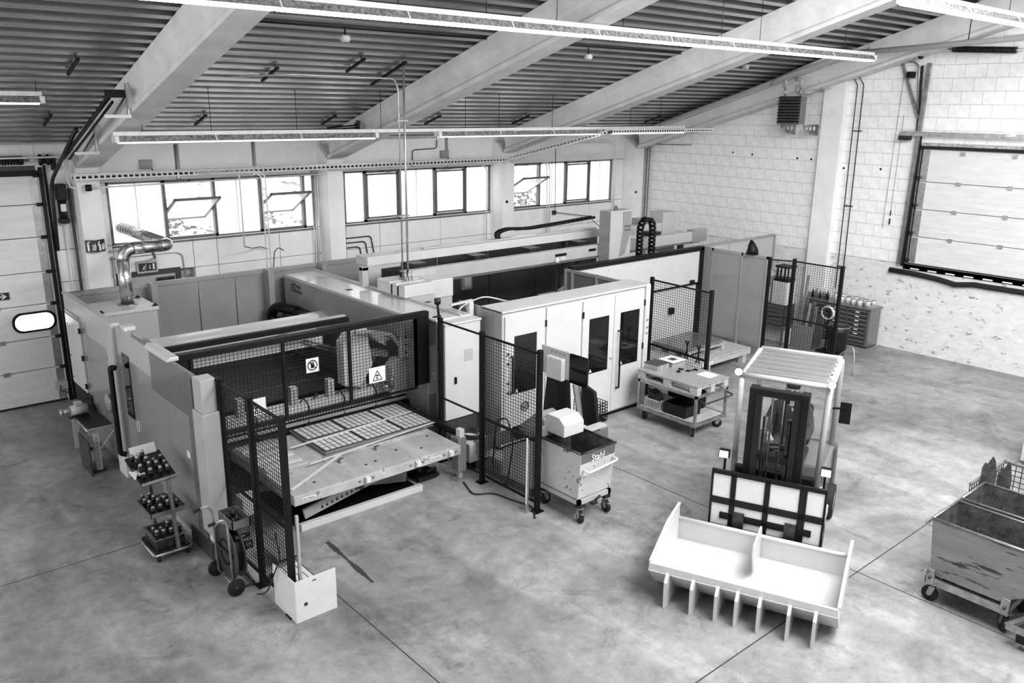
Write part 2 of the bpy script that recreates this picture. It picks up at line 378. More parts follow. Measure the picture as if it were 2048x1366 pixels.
for r_ in range(22):
    z0 = 1.86+.25*r_; off = (0, .2)[r_ % 2]; y = 15.4+off
    while y > 3.0:
        y1, y0 = min(y, 15.4), y-.4; y -= .4
        zm = z0
        if zm > zr(y0)+.05: continue
        if y1 <= 7.86+.001 and y0 >= 2.6 and z0 < 4.28: 
            continue
        if y0 < 7.86 < y1 and z0 < 4.28: y0 = 7.86
        if y1-y0 < .05: continue
        if y0 < 10.02 and y1 > 9.52 and z0 < zr(10)-.5:   # behind the pilaster
            if y0 >= 9.52 and y1 <= 10.02: continue
        if cnt < 298 and y0 > 5.2: blk(y0, y1, z0, z0+.25, 0); cnt += 1
        else: rest.box(XR, XR+.012, y0+.0035, y1-.0035, z0+.0035, z0+.2465)
if rest.v: rest.build('block', BLOCKW, wr, kind='stuff')
struct(B().prism([(9.52, 0), (10.02, 0), (10.02, zr(10.02)-.46), (9.52, zr(9.52)-.46)], 'x', XR-.16, XR).build('trim_pilaster', WALLW, None, bev=.01))
for k, (y, z) in enumerate([(12.35, 3.95), (11.8, 3.93), (10.6, 3.9), (10.25, 3.9), (8.62, 3.78), (9.45, 3.75)]):
    B().lathe([(0, -.002), (.025, -.002), (.025, 0)], (XR, y, z), 'x', 10).build('anchor_hole', BLACK, wr)
# remaining shell
struct(bx('wall_left', WALLW, None, X0R-.2, X0R, YF, YB+.2, 0, 10.2)); struct(bx('wall_front', WALLW, None, X0R-.2, XR+.2, YF-.2, YF, 0, 10.4))
# --- sectional doors
SECP = mat('door_panel_white', .86, .45, var=.03, scale=2.2, stretch=(1, 1, 5))
sd = struct(B().box(-1.2, 3.2, YB+.06, YB+.09, 0, 3.98).build('door_2', GREYDK, None))
zz = [.02, .61, 1.15, 1.72, 2.26, 2.83, 3.36, 3.82]
for i, (a, c2) in enumerate(zip(zz[:-1], zz[1:])):
    b = B().box(-1.1, 3.2, YB+.02, YB+.06, a+.006, c2-.006)
    p = b.build('door_panel', SECP, sd, bev=.006)
    g = B()
    for k in range(1, 4): g.box(-1.1, 3.2, YB+.016, YB+.021, a+(c2-a)*k/4-.003, a+(c2-a)*k/4+.003)
    g.build('rib', SECP, p)
    for x in (1.2, 2.35): bx('hinge', GALV, p, x-.05, x+.05, YB, YB+.022, c2-.035, c2+.035)
    bx('edge_plate', GALV, p, 3.08, 3.2, YB+.01, YB+.022, a+.02, c2-.02)
    B().cyl((3.14, YB-.02, c2), (3.28, YB-.02, c2), .028, 10).build('roller', BLACK, p)
ww = B()
def oval(cx, cz, hx, hz, y0, y1, r, k=8):
    pts = []
    for q, (sx, sz) in enumerate([(1, 1), (-1, 1), (-1, -1), (1, -1)]):
        for i in range(k+1):
            a = math.pi/2*(q+i/k); pts.append((cx+sx*(hx-r)+r*math.cos(a), cz+sz*(hz-r)+r*math.sin(a)))
    return pts
dw = B().prism(oval(2.87, 1.44, .33, .17, 0, 0, .15), 'y', YB+.005, YB+.02).build('vision_frame', BLACK, sd)
B().prism(oval(2.87, 1.44, .29, .135, 0, 0, .125), 'y', YB-.0, YB+.006).build('vision_pane', GLOWD, dw)  # pane glows by emission in place of daylight through the glass
bx('bottom_seal', RUBBER, sd, -1.1, 3.2, YB, YB+.05, 0, .03); bx('top_seal', RUBBER, sd, -1.2, 3.25, YB-.01, YB+.05, 3.82, 3.9)
B().box(3.22, 3.27, YB-.07, YB+.0, 0, 3.95).box(3.3, 3.33, YB-.05, YB, 0, 3.98).build('door_track', BLACK, sd)
sg = thing('arrow_sign', 'small dark arrow sign on the left roller door', 'sign', (2.4, YB, 1.95)); bx('plate', SIGNK, sg, 2.2, 2.56, YB+.005, YB+.018, 1.86, 1.98)
B().box(2.3, 2.48, YB, YB+.005, 1.912, 1.928).prism([(2.52, 1.92), (2.46, 1.965), (2.435, 1.965), (2.49, 1.92), (2.435, 1.875), (2.46, 1.875)], 'y', YB, YB+.005).build('arrow', SIGNW, sg)
# torsion spring assemblies
def spring(lbl, ax, p0, p1, r, turns):
    t = thing('torsion_spring', lbl, 'spring', p0); p0 = Vector(p0); p1 = Vector(p1); d = p1-p0; L = d.length; u = d.normalized()
    a = u.cross(Vector((0, 0, 1))).normalized(); c = u.cross(a); pts = []; N = turns*8
    for i in range(N+1):
        q = 2*math.pi*i/8; pts.append(p0+u*(L*i/N)+a*r*math.cos(q)+c*r*math.sin(q))
    B().tube(pts, L/turns*.42, 5).build('coil', BLACK, t); B().tube([p0-u*.1, p1+u*.1], .018, 8).build('shaft', GALV, t)
    B().cyl(p0-u*.01, p0+u*.05, r*1.15, 12).build('cone', DARKM, t); B().cyl(p1-u*.05, p1+u*.01, r*1.15, 12).build('cone', DARKM, t)
    return t
spring('black torsion spring above the left roller door', 'x', (1.6, YB-.1, 4.07), (3.0, YB-.1, 4.07), .06, 34)
t = thing('door_shaft_drum', 'black cable drum on the shaft above the left door', 'drum', (3.3, YB-.1, 4.0))
B().cyl((3.0, YB-.1, 4.07), (3.62, YB-.1, 4.07), .014, 8).build('shaft', GALV, t); B().lathe([(0, 0), (.09, 0), (.09, .03), (.06, .05), (.06, .1), (.09, .12), (.09, .14), (0, .14)], (3.24, YB-.1, 4.07), 'x', 16).build('drum', BLACK, t); bx('bearing_bracket', BLACK, t, 3.42, 3.47, YB-.16, YB, 3.9, 4.12)
t = thing('door_operator', 'dark door motor with pale label beside the left door track', 'motor', (3.5, YB, 3.2)); bx('gearbox', BLACK, t, 3.42, 3.56, YB-.2, YB, 3.42, 3.68, bev=.01); B().cyl((3.49, YB-.1, 3.12), (3.49, YB-.1, 3.42), .065, 14).build('motor', DARKM, t); bx('label_plate', PAPER, t, 3.45, 3.53, YB-.175, YB-.165, 3.24, 3.36); bx('lower_cap', BLACK, t, 3.42, 3.56, YB-.18, YB, 3.04, 3.12, bev=.01)
t = thing('cable_hose', 'thick black cable bending down from the roof to the left door track', 'cable', (3.4, 15, 3.0)); B().tube(rounded([(3.42, 13.6, 4.6), (3.4, 14.7, 4.05), (3.36, 15.25, 3.72), (3.34, 15.3, 2.6)], .2), .03, 8).build('cable', HOSE, t)
t = thing('dock_pipe', 'pale thin pipe stepping down beside the first column', 'pipe', (3.55, 15.2, 3.4)); B().tube(rounded([(0, 15.1, 4.12), (3.52, 15.1, 4.12), (3.6, 15.1, 3.62), (3.9, 14.95, 3.62), (8.1, 14.96, 3.67)], .06), .014, 8).build('pipe', GALVL, t); B().lathe([(0, 0), (.05, 0), (.05, .1), (0, .1)], (3.82, 14.9, 3.58), 'z', 12).build('junction', BLACK, t)
t = thing('door_downpipe', 'thin pale pipe running down beside the left door track', 'pipe', (3.55, 15.3, 0)); B().tube([(3.5, 15.34, .2), (3.5, 15.34, 3.4)], .014, 6).build('pipe', GALVL, t); B().tube([(3.62, 15.3, .9), (3.62, 15.3, 3.6)], .025, 8).build('dark_pipe', GREYDK, t)
t = thing('door_switch_box', 'white socket box with a cable at the foot of the left door', 'box', (3.1, 15.3, .3)); bx('box', LGREY, t, 3.02, 3.22, YB-.08, YB, .22, .36, bev=.008); B().tube(rounded([(3.1, YB-.09, .3), (3.08, YB-.12, .22), (3.16, YB-.12, .18), (3.3, YB-.04, .05)], .04), .008, 6).build('cord', RUBBER, t)
# right dock door
sd2 = struct(bx('door_3', GREYDK, None, XR+.1, XR+.16, 2.6, 7.86, 1.85, 4.3))
zz = [1.88, 2.45, 3.02, 3.58, 4.24]
for i, (a, c2) in enumerate(zip(zz[:-1], zz[1:])):
    p = bx('door_panel', SECP, sd2, XR+.06, XR+.1, 2.6, 7.80, a+.006, c2-.006, bev=.006)
    g = B()
    for k in range(1, 5): g.box(XR+.056, XR+.061, 2.6, 7.8, a+(c2-a)*k/5-.0025, a+(c2-a)*k/5+.0025)
    g.build('rib', SECP, p)
    for y in (7.02, 6.07, 5.1): bx('hinge', GALV, p, XR+.03, XR+.062, y-.045, y+.045, (c2 if c2 < 4.2 else c2-.07)-.035, (c2 if c2 < 4.2 else c2-.07)+.035)
    bx('edge_plate', GALV, p, XR+.05, XR+.062, 7.66, 7.80, a+.02, c2-.02)
    B().cyl((XR-.02, 7.76, a+.08), (XR-.02, 7.88, a+.08), .028, 10).build('roller', BLACK, p)
bx('top_seal', RUBBER, sd2, XR, XR+.08, 2.6, 7.86, 4.24, 4.30)
B().box(XR-.06, XR+.02, 7.84, 7.90, 1.82, 4.5).build('door_track', BLACK, sd2)
t = thing('track_post', 'tall steel track post with a braced top beside the dock door', 'post', (XR-.1, 7.9, 1.8))
B().bar((XR-.08, 7.93, 1.85), (XR-.08, 7.86, 5.9), .07, .07).build('post', STEEL, t); B().bar((XR-.08, 7.90, 4.25), (XR-.08, 8.0, 5.85), .04, .04).build('inner_rail', DARKM, t)
B().bar((XR-.08, 8.42, 5.93), (XR-.08, 7.95, 4.85), .05, .05).build('brace', STEEL, t); B().tube(rounded([(XR-.12, 8.48, 5.95), (XR-.12, 8.05, 5.93), (XR-.12, 7.96, 5.0)], .25), .02, 8).build('curved_rail', STEEL, t)
t = thing('door_header_rail', 'galvanised horizontal rail across the wall above the dock door', 'rail', (XR-.1, 6, 4.5)); B().box(XR-.16, XR-.08, 2.8, 8.25, 4.49, 4.58).build('rail', GALV, t); bx('end_bracket', DARKM, t, XR-.18, XR, 8.05, 8.25, 4.40, 4.49); B().cyl((XR-.17, 6.28, 4.53), (XR-.17, 6.05, 4.56), .025, 8).build('bolt_clamp', GALVL, t)
spring('black torsion spring high above the dock door', 'y', (XR-.12, 7.42, 6.14), (XR-.12, 6.3, 6.08), .05, 32)
t = thing('dock_door_drum', 'black cable drum and motor at the top of the dock door post', 'motor', (XR-.1, 8, 6.1)); B().lathe([(0, 0), (.13, 0), (.13, .04), (.09, .06), (.09, .12), (.13, .14), (.13, .16), (0, .16)], (XR-.2, 7.98, 6.1), 'y', 18).build('drum', BLACK, t); bx('motor', BLACK, t, XR-.22, XR-.02, 8.16, 8.4, 6.0, 6.18, bev=.02); B().cyl((XR-.12, 7.45, 6.12), (XR-.12, 8.5, 6.1), .013, 8).build('shaft', GALV, t); bx('limit_box', BLACK, t, XR-.2, XR-.05, 8.12, 8.25, 5.62, 5.74, bev=.01)
t = thing('door_bumper', 'sagging black rubber bumper along the sill of the dock door', 'bumper', (XR, 6, 1.8)); B().tube([(XR-.05, 8.12, 1.70), (XR-.05, 7.6, 1.69), (XR-.06, 7.1, 1.655), (XR-.07, 6.75, 1.60), (XR-.06, 6.4, 1.655), (XR-.05, 5.8, 1.65), (XR-.05, 2.6, 1.66)], .055, 10).build('roll', RUBBER, t)
for i in range(9): bx('white_stripe', SIGNW, t, XR-.03, XR-.02, 7.7-i*.36-.18, 7.7-i*.36, 1.775, 1.80); bx('sill_strip', BLACK, t, XR-.02, XR+.02, 2.6, 7.86, 1.76, 1.86)
t = thing('pull_cord', 'thin pull cord with dark toggles hanging beside the dock door', 'cord', (XR-.05, 8.4, 2.5)); B().tube([(XR-.1, 8.33, 5.8), (XR-.05, 8.4, 2.55)], .004, 5).tube([(XR-.1, 8.23, 4.9), (XR-.05, 8.26, 2.9)], .004, 5).build('cord', DARKM, t); B().cyl((XR-.05, 8.26, 2.65), (XR-.05, 8.26, 2.78), .015, 8).cyl((XR-.05, 8.26, 2.84), (XR-.05, 8.26, 2.94), .012, 8).build('toggle', BLACK, t)
# conduits on right wall
t = thing('wall_conduit_pair', 'pair of thin dark conduits down the block wall beside the pilaster', 'conduit', (XR, 9.3, 1))
for dy in (0, -.14):
    B().tube(rounded([(XR-.2, 9.42+dy, 6.1), (XR-.2, 9.37+dy, 5.65), (XR-.03, 9.34+dy, 5.5), (XR-.03, 9.30+dy, 1.1)], .04), .011, 6).build('conduit', DARKM, t)
for z in (4.55, 2.95, 1.6): bx('clamp', DARKM, t, XR-.04, XR, 9.13, 9.33, z-.01, z+.01)

# ================================================================ SERVICES
def trunk(lbl, x0, x1, y, z, lums, wires, LM=None):
    t = thing('light_trunking', lbl, 'light', (x0, y, z))
    B().box(x0, x1, y-.035, y+.035, z-.02, z+.035).build('rail', GALVL, t)
    for wx in wires: B().tube([(wx, y, z+.03), (wx, y, zr(y)+.02)], .005, 5).build('suspension', DARKM, t)
    for a, c2 in lums:
        k = max(1, round((c2-a)/1.53)); st = (c2-a)/k
        for i in range(k):
            l = B().prism([(y-.05, z-.02), (y-.10, z-.10), (y+.10, z-.10), (y+.05, z-.02)], 'x', a+i*st+.01, a+(i+1)*st-.01).build('luminaire', DUSTY, t, bev=.004)
            B().prism([(y-.09, z-.10), (y-.075, z-.125), (y+.075, z-.125), (y+.09, z-.10)], 'x', a+i*st+.02, a+(i+1)*st-.02).build('lens', LM or LAMP, l)
            if i: B().bar((a+i*st, y-.1, z-.1), (a+i*st, y-.055, z-.02), .02, .01).build('joint_clip', GALVL, l)
        bx('end_cap', GALVL, t, a-.05, a+.01, y-.09, y+.09, z-.11, z-.015, bev=.01); bx('end_cap', GALVL, t, c2-.01, c2+.05, y-.09, y+.09, z-.11, z-.015, bev=.01)
    return t
trunk('long lit fluorescent trunking close overhead, spanning the top of the picture', 1.0, 15.65, 8.0, 5.97, [(1.0, 15.6)], [2.1, 3.5, 5.3, 6.5, 7.62, 8.83, 11.0, 12.0, 13.3, 14.6])
trunk('lower far fluorescent trunking hung in front of the window wall', 3.6, 16.05, 12.53, 4.55, [(3.65, 7.75), (9.1, 16.0)], [4.0, 4.98, 6.35, 7.9, 9.7, 10.5, 11.88, 14.2, 15.2], GLOWD)
trunk('bright fluorescent trunking cut off by the top right corner', 10.2, 17.0, 4.95, 6.30, [(10.3, 16.9)], [11.6, 13.4, 15.3])
trunk('short dim fluorescent fitting at the left edge under the roof', -1.5, 2.75, 12.37, 5.06, [(-1.4, 2.72)], [.3, 2.7], GLOWD)
# perforated cable trays
def tray(lbl, p, q, w, h, loc):
    t = thing('cable_tray', lbl, 'tray', loc); p = Vector(p); q = Vector(q); d = (q-p); L = d.length; u = d.normalized()
    a = u.cross(Vector((0, 0, 1))).normalized()
    B().bar(p, q, w, .006).build('tray_floor', GALV, t); s = B(); k = int(L/.09)
    for sgn in (-1, 1):
        e = a*sgn*w/2; s.bar(p+e+Vector((0, 0, h)), q+e+Vector((0, 0, h)), .005, .02).bar(p+e, q+e, .005, .02)
        for i in range(k+1):
            x = p+e+u*(L*i/k); s.bar(x, x+Vector((0, 0, h)), .004, .03, up=u)
    s.build('perforated_side', GALVL, t)
    cb = B()
    for i in range(4):
        pts = [p+u*(L*j/10)+a*((i-1.5)*w*.18+.01*math.sin(j*2+i))+Vector((0, 0, .02)) for j in range(11)]; cb.tube(pts, .010, 5)
    cb.build('cable', HOSE, t, kind='stuff')
    return t
tray('perforated cable tray running level along the window wall', (3.6, 14.86, 3.78), (12.65, 14.86, 3.78), .2, .07, (3.6, 14.86, 3.75))
tray('perforated cable tray climbing beside the third roof beam', (12.72, 14.7, 3.83), (13.3, 12.3, 4.45), .2, .06, (12.7, 14.7, 3.8))
tray('perforated cable tray running level from the third beam to the corner', (13.3, 12.3, 4.47), (17.2, 12.6, 4.45), .2, .06, (13.3, 12.3, 4.45))
tray('perforated cable tray climbing along the side of the right wall beam', (17.2, 14.4, zr(14.4)-.16), (17.2, 8.9, zr(8.9)-.16), .2, .07, (17.2, 14, 4.4))
# roof strut rails
RL = [((2.99, 11.42), 11.95, 'first dark strut rail under the roof, top left'), ((4.44, 11.45), 11.98, 'dark strut rail just right of the first roof beam'),
      ((5.57, 11.45), 11.99, 'dark strut rail in the middle of the first roof bay'), ((5.34, 13.59), 14.09, 'dark strut rail low in the first bay near the windows'),
      ((6.68, 10.97), 11.5, 'short dark strut rail left of the conduit drop'), ((7.42, 11.02), 12.02, 'long dark strut rail holding the conduit drop'),
      ((9.93, 13.6), 14.14, 'dark strut rail low in the second roof bay'), ((12.22, 13.61), 14.13, 'dark strut rail left of the third roof beam'),
      ((3.11, 13.58), 14.07, 'dark strut rail low at the left behind the first beam'), ((7.65, 13.59), 14.11, 'dark strut rail beside the foot of the second beam'),
      ((16.5, 13.57), 14.09, 'dark strut rail near the far corner')]
for (x, y), y2, lb in RL:
    t = thing('strut_rail', lb, 'rail', (x, y, zr(y)), group='strut rails under the roof deck')
    B().bar((x, y, zr(y)-.05), (x, y2, zr(y2)-.05), .035, .035).build('channel', BLACK, t); [B().tube([(x, q, zr(q)-.04), (x, q, zr(q)+.03)], .008, 5).build('bolt', DARKM, t) for q in (y+.1, y2-.1)]
t = thing('conduit_drop', 'pair of tall conduits dropping from the roof to the machine', 'conduit', (7.42, 11.16, 2.2))
B().tube([(7.46, 11.16, 2.3), (7.46, 11.16, 5.6)], .017, 8).build('conduit', GALV, t); B().tube(rounded([(4.9, 11.7, 5.33), (5.8, 11.4, 5.38), (7.3, 11.16, 5.36), (7.36, 11.16, 5.2), (7.36, 11.16, 2.3)], .1), .014, 8).build('conduit', GALV, t)
for z in (3.3, 4.75): bx('clamp', GALV, t, 7.3, 7.5, 11.12, 11.2, z-.012, z+.012)
B().tube([(7.46, 11.16, 2.45), (7.41, 11.13, 2.36), (7.36, 11.1, 2.27), (7.38, 11.1, 2.1)], .012, 6).build('hose_tail', HOSE, t)
t = thing('conduit_bundle', 'three pale conduits dropping past the second open window', 'conduit', (6.4, 14.2, 1))
for k, (x0, x1, y) in enumerate([(6.05, 6.42, 14.1), (6.12, 6.52, 14.16), (6.0, 6.3, 14.75)]):
    z1 = .9 if k < 2 else 2.45
    B().tube(rounded([(5.5, 14.8, 3.80), (x1-.12, y, 3.84), (x1, y, 3.76), (x1, y, z1)], .12), .013, 7).build('conduit', GALVL, t)
B().tube(rounded([(6.3, 14.75, 2.45), (6.55, 15.0, 2.36), (6.85, 15.3, 2.32), (7.0, 15.3, 2.26)], .05), .009, 6).tube(rounded([(6.56, 14.16, 2.1), (6.62, 14.2, 2.4), (6.75, 14.3, 2.45), (6.85, 14.3, 2.38)], .05), .009, 6).build('cable_loop', HOSE, t)
t = thing('conduit_bundle', 'pale conduit bending down right of the second window strip', 'conduit', (12.3, 15.2, 1.9)); B().tube(rounded([(11.0, 14.95, 3.80), (12.2, 15.2, 3.70), (12.42, 15.25, 3.6), (12.42, 15.25, 1.5)], .15), .014, 7).build('conduit', GALVL, t)
t = thing('conduit_bundle', 'pair of pale conduits in front of the open far window', 'conduit', (14.2, 15.2, 1.9))
for dx in (0, .09): B().tube(rounded([(12.9, 14.9, 3.75), (14.1+dx, 15.2, 3.72), (14.32+dx, 15.25, 3.6), (14.36+dx, 15.25, 1.6)], .15), .014, 7).build('conduit', GALVL, t)
t = thing('conduit_bundle', 'white conduit bending down over the last window', 'conduit', (16.6, 15.2, 2.4)); B().tube(rounded([(15.3, 15.2, 4.15), (16.6, 15.25, 4.14), (16.78, 15.28, 4.0), (16.82, 15.28, 2.3)], .15), .016, 8).build('conduit', GALVL, t)
t = thing('wall_cable', 'thin cable running down and across under the last windows', 'cable', (15, 15.3, 2.4)); B().tube(rounded([(14.64, 15.3, 4.1), (14.70, 15.33, 2.42), (15.6, 15.3, 2.28), (15.8, 15.25, 2.26), (16.2, 15.1, 1.9)], .06), .009, 6).build('cable', HOSE, t); bx('socket', DARKM, t, 14.66, 14.74, 15.32, 15.4, 2.36, 2.46)
t = thing('wall_cable', 'small dark pipe loop on the wall above the second window strip', 'cable', (10, 15.3, 4)); B().tube(rounded([(10.45, 15.36, 3.7), (10.45, 15.36, 4.05), (11.1, 15.36, 4.07), (11.1, 15.36, 4.25)], .08), .01, 6).build('cable', DARKM, t)
for lb, x in [('small grey junction box on the wall above the first window strip', 4.9), ('small grey junction box above the middle of the second window strip', 11.3)]:
    t = thing('junction_box', lb, 'box', (x, YB, 3.9)); bx('box', GREY, t, x-.1, x+.1, YB-.08, YB, 3.86, 4.02, bev=.008); B().tube([(x+.08, YB-.05, 3.87), (x+.1, YB-.1, 3.82)], .01, 5).build('gland', BLACK, t)
for lb, x, y in [('round smoke detector under the roof in the first bay', 5.89, 10.14), ('round smoke detector under the roof in the second bay', 10.47, 10.22), ('round smoke detector under the roof in the third bay', 14.9, 10.2)]:
    z = zr(y)-.12; t = thing('smoke_detector', lb, 'detector', (x, y, z), group='smoke detectors under the roof')
    B().lathe([(0, -.05), (.045, -.05), (.07, -.02), (.07, .02), (.05, .04), (0, .04)], (x, y, z), 'z', 18).build('head', WHITE, t); B().cyl((x, y, z+.03), (x, y, z+.14), .012, 8).build('stem', BLACK, t); B().lathe([(0, -.054), (.02, -.054), (.02, -.049)], (x, y, z), 'z', 10).build('sensor', DARKM, t)
for lb, xa, xb in [('thin dark cable under the deck feeding the first smoke detector', 4.1, 8.2), ('thin dark cable under the deck feeding the second smoke detector', 8.6, 12.7)]:
    tag(B().tube([(xa, 10.08, zr(10.08)-.02), (xb, 10.08, zr(10.08)-.02)], .012, 5).build('ceiling_cable', BLACK, None), lb, 'cable')
# beam brackets on first beam
for lb, y, z in [('perforated bracket on the first roof beam, higher one', 11.95, 4.80), ('perforated bracket on the first roof beam, lower one near the wall', 13.6, 4.25)]:
    t = thing('beam_bracket', lb, 'bracket', (3.68, y, z)); B().bar((3.36, y, z), (3.69, y, z), .03, .04).build('arm', GALVL, t); B().bar((3.66, y, z), (3.66, y, z+.42), .04, .02).build('upright', GALV, t); B().bar((3.48, y, z+.02), (3.66, y, z+.28), .02, .02).build('brace', DARKM, t)
t = thing('cable_hose', 'black cable bundle sloping along the side of the first roof beam', 'cable', (3.5, 14, 4.3)); B().tube([(3.45, y, zr(y)-.3-.02*i) for i, y in enumerate((11.9, 12.6, 13.3, 14.0, 14.6))], .03, 8).tube([(3.52, y, zr(y)-.33-.02*i) for i, y in enumerate((12.1, 12.7, 13.3, 14.0, 14.6))], .02, 6).build('cable', BLACK, t)
bx('clamp_plate', BLACK, t, 3.38, 3.6, 11.8, 11.92, zr(11.9)-.34, zr(11.9)-.24)
# pipe clamps crossing second beam foot
t = thing('pipe_cluster', 'dark pipe ends and clamps crossing above the foot of the second beam', 'pipe', (7.8, 14, 4.5)); B().tube([(7.6, 13.85, 4.57), (8.17, 13.7, 4.62)], .014, 8).tube([(7.45, 13.7, 4.54), (8.1, 13.55, 4.58)], .014, 8).build('pipe', BLACK, t); bx('clamp', DARKM, t, 8.05, 8.1, 13.55, 13.65, 4.45, 4.66); bx('clamp', DARKM, t, 8.14, 8.18, 13.68, 13.75, 4.5, 4.7)
# heating pipes along the right beam
t = thing('heating_pipe', 'thick insulated heating pipe running up along the right wall beam', 'pipe', (17.0, 9, 5.8))
B().tube([(17.02, 14.6, zr(14.6)-.12), (17.02, 11.0, zr(11)-.12), (17.02, 9.5, zr(9.5)-.04)], .045, 10).build('pipe', LGREY, t)
B().tube(rounded([(17.05, 11.0, 5.52), (16.95, 10.7, 5.62), (17.05, 9.35, 6.06), (17.3, 9.3, 6.08)], .1), .05, 10).build('pipe', LGREY, t)
t = thing('heating_pipe', 'long pale pipe running level high across the dock door wall', 'pipe', (17.2, 7, 6.3)); B().tube([(17.0, 9.5, 6.07), (17.0, 6.0, 6.24), (17.0, 2.5, 6.37)], .055, 10).build('pipe', LGREY, t)
for y in (6.9,): B().tube([(17.0, y, 6.24), (17.0, y, zr(y)+.01)], .01, 6).build('hanger', DARKM, t)
# unit heater
t = thing('unit_heater', 'dark louvred unit heater hung high on the right wall', 'heater', (17.2, 10.5, 4.6))
HX0, HX1, HY0, HY1, HZ0, HZ1 = 16.95, 17.22, 10.16, 10.72, 4.66, 5.24
bx('casing', GREYD, t, HX0+.06, HX1, HY0, HY1, HZ0, HZ1, bev=.01)
for i in range(9):
    z = HZ0+.04+i*.063; B().prism([(HX0, z), (HX0+.07, z+.035), (HX0+.075, z+.05), (HX0+.0, z+.012)], 'y', HY0+.015, HY1-.02).build('louvre', DARKM, t)
for y in (HY0+.1, HY1-.08):
    B().cyl((17.1, y, HZ1), (17.1, y, HZ1+.2), .02, 8).build('flexible_joint', GALV, t); B().tube(rounded([(17.1, y, HZ1+.2), (17.1, y, HZ1+.36), (17.1, y+.16, HZ1+.38)], .06), .04, 10).build('insulated_riser', LGREY, t)
B().tube(rounded([(17.2, 10.42, 5.5), (17.2, 10.42, 5.34), (17.2, 10.2, 5.34), (17.4, 10.12, 5.36)], .05), .03, 8).tube(rounded([(17.4, 10.0, 5.6), (17.4, 10.0, 5.44), (17.4, 9.75, 5.42)], .05), .03, 8).build('pipe_bend', LGREY, t)
for y in (10.72, 10.16):
    B().prism([(XR-.01, 4.66), (XR-.62, 4.66), (XR-.6, 4.58), (XR-.35, 4.47), (XR-.01, 4.42)], 'y', y-.012, y+.012).build('wall_bracket', STEEL, t)
    for xx, r in ((17.3, .03), (17.46, .04), (17.62, .05)): B().lathe([(0, -.016), (r, -.016), (r, .016), (0, .016)], (xx, y, 4.575), 'y', 14).build('bracket_hole', PAPER, t)
# signs on the back wall
t = thing('fire_extinguisher_sign', 'folded dark fire extinguisher sign on the first column', 'sign', (3.85, 14.95, 2.7))
for (xa, ya, xb, yb) in ((3.68, 14.96, 3.83, 14.86), (3.83, 14.86, 3.98, 14.96)):
    p = B().add([(xa, ya, 2.58), (xb, yb, 2.58), (xb, yb, 2.78), (xa, ya, 2.78), (xa, ya+.01, 2.58), (xb, yb+.01, 2.58), (xb, yb+.01, 2.78), (xa, ya+.01, 2.78)], [(0, 1, 2, 3), (7, 6, 5, 4), (0, 4, 5, 1), (3, 2, 6, 7), (0, 3, 7, 4), (1, 5, 6, 2)]).build('plate', SIGNK, t)
    U = lambda s, z: (xa+(xb-xa)*s, ya+(yb-ya)*s-.004, z)
    g = B(); g.bar(U(.28, 2.60), U(.28, 2.71), .045, .003, up=(0, 1, 0)).bar(U(.28, 2.72), U(.28, 2.74), .02, .003, up=(0, 1, 0)).bar(U(.2, 2.75), U(.42, 2.75), .012, .003, up=(0, 1, 0)).bar(U(.16, 2.74), U(.14, 2.68), .008, .003, up=(0, 1, 0))
    for k in range(3): g.bar(U(.58+.12*k, 2.61), U(.66+.12*k, 2.67), .012, .003, up=(0, 1, 0)).bar(U(.66+.12*k, 2.67), U(.6+.12*k, 2.70+.01*k), .01, .003, up=(0, 1, 0))
    g.build('pictogram', SIGNW, p)
t = thing('exit_sign', 'lit emergency exit sign with running figure over the wall door', 'sign', (4.74, YB, 2.16)); bx('housing', LGREY, t, 4.56, 4.92, YB-.06, YB, 2.05, 2.27, bev=.01)
bx('panel', SIGNK, t, 4.59, 4.89, YB-.066, YB-.06, 2.09, 2.23)
g = B(); ys = YB-.068
for p, q, w in [((4.70, 2.18), (4.67, 2.15), .012), ((4.67, 2.15), (4.65, 2.115), .01), ((4.67, 2.15), (4.70, 2.13), .01), ((4.70, 2.13), (4.69, 2.105), .01), ((4.70, 2.175), (4.665, 2.185), .008), ((4.70, 2.175), (4.73, 2.155), .008), ((4.78, 2.2), (4.78, 2.13), .009), ((4.765, 2.145), (4.78, 2.125), .009), ((4.795, 2.145), (4.78, 2.125), .009), ((4.845, 2.11), (4.845, 2.215), .03)]:
    g.bar((p[0], ys, p[1]), (q[0], ys, q[1]), w, .003, up=(0, 1, 0))
g.ball((4.712, ys, 2.2), .01, 8); g.build('pictogram', SIGNW, t)
t = thing('wall_conduit', 'thin conduit frame around the exit sign on the wall', 'conduit', (4.7, YB, 2.1)); B().tube(rounded([(4.1, YB-.03, 2.36), (5.25, YB-.03, 2.37), (5.38, YB-.03, 2.32), (5.42, YB-.03, 1.3)], .06), .011, 6).tube([(4.18, YB-.03, 2.4), (4.2, YB-.03, 1.3)], .014, 6).build('conduit', GALV, t)
t = thing('wall_conduit', 'pale batten on the wall above the exit sign', 'batten', (4.6, YB, 2.5)); bx('batten', LGREY, t, 4.05, 5.0, YB-.03, YB, 2.47, 2.51)
t = thing('wall_hose_rack', 'set of bent pipe ends on the wall right of the second column', 'pipe', (9.1, 15.3, 2.1))
for k in range(3): B().tube(rounded([(8.6, 15.36, 2.3-.1*k), (9.35-.14*k, 15.36, 2.3-.1*k), (9.42-.14*k, 15.36, 1.9-.1*k)], .08), .012, 6).build('pipe', DARKM, t)
t = thing('column_chain_rail', 'dark toothed rail running down the wall beside the second column', 'rail', (8.75, 15.2, 0)); B().bar((8.68, 15.36, .5), (8.68, 15.36, 3.6), .035, .03).build('rail', DARKM, t)
t = thing('column_conduit', 'three thin conduits down the left side of the second column', 'conduit', (8.15, 15.2, 0))
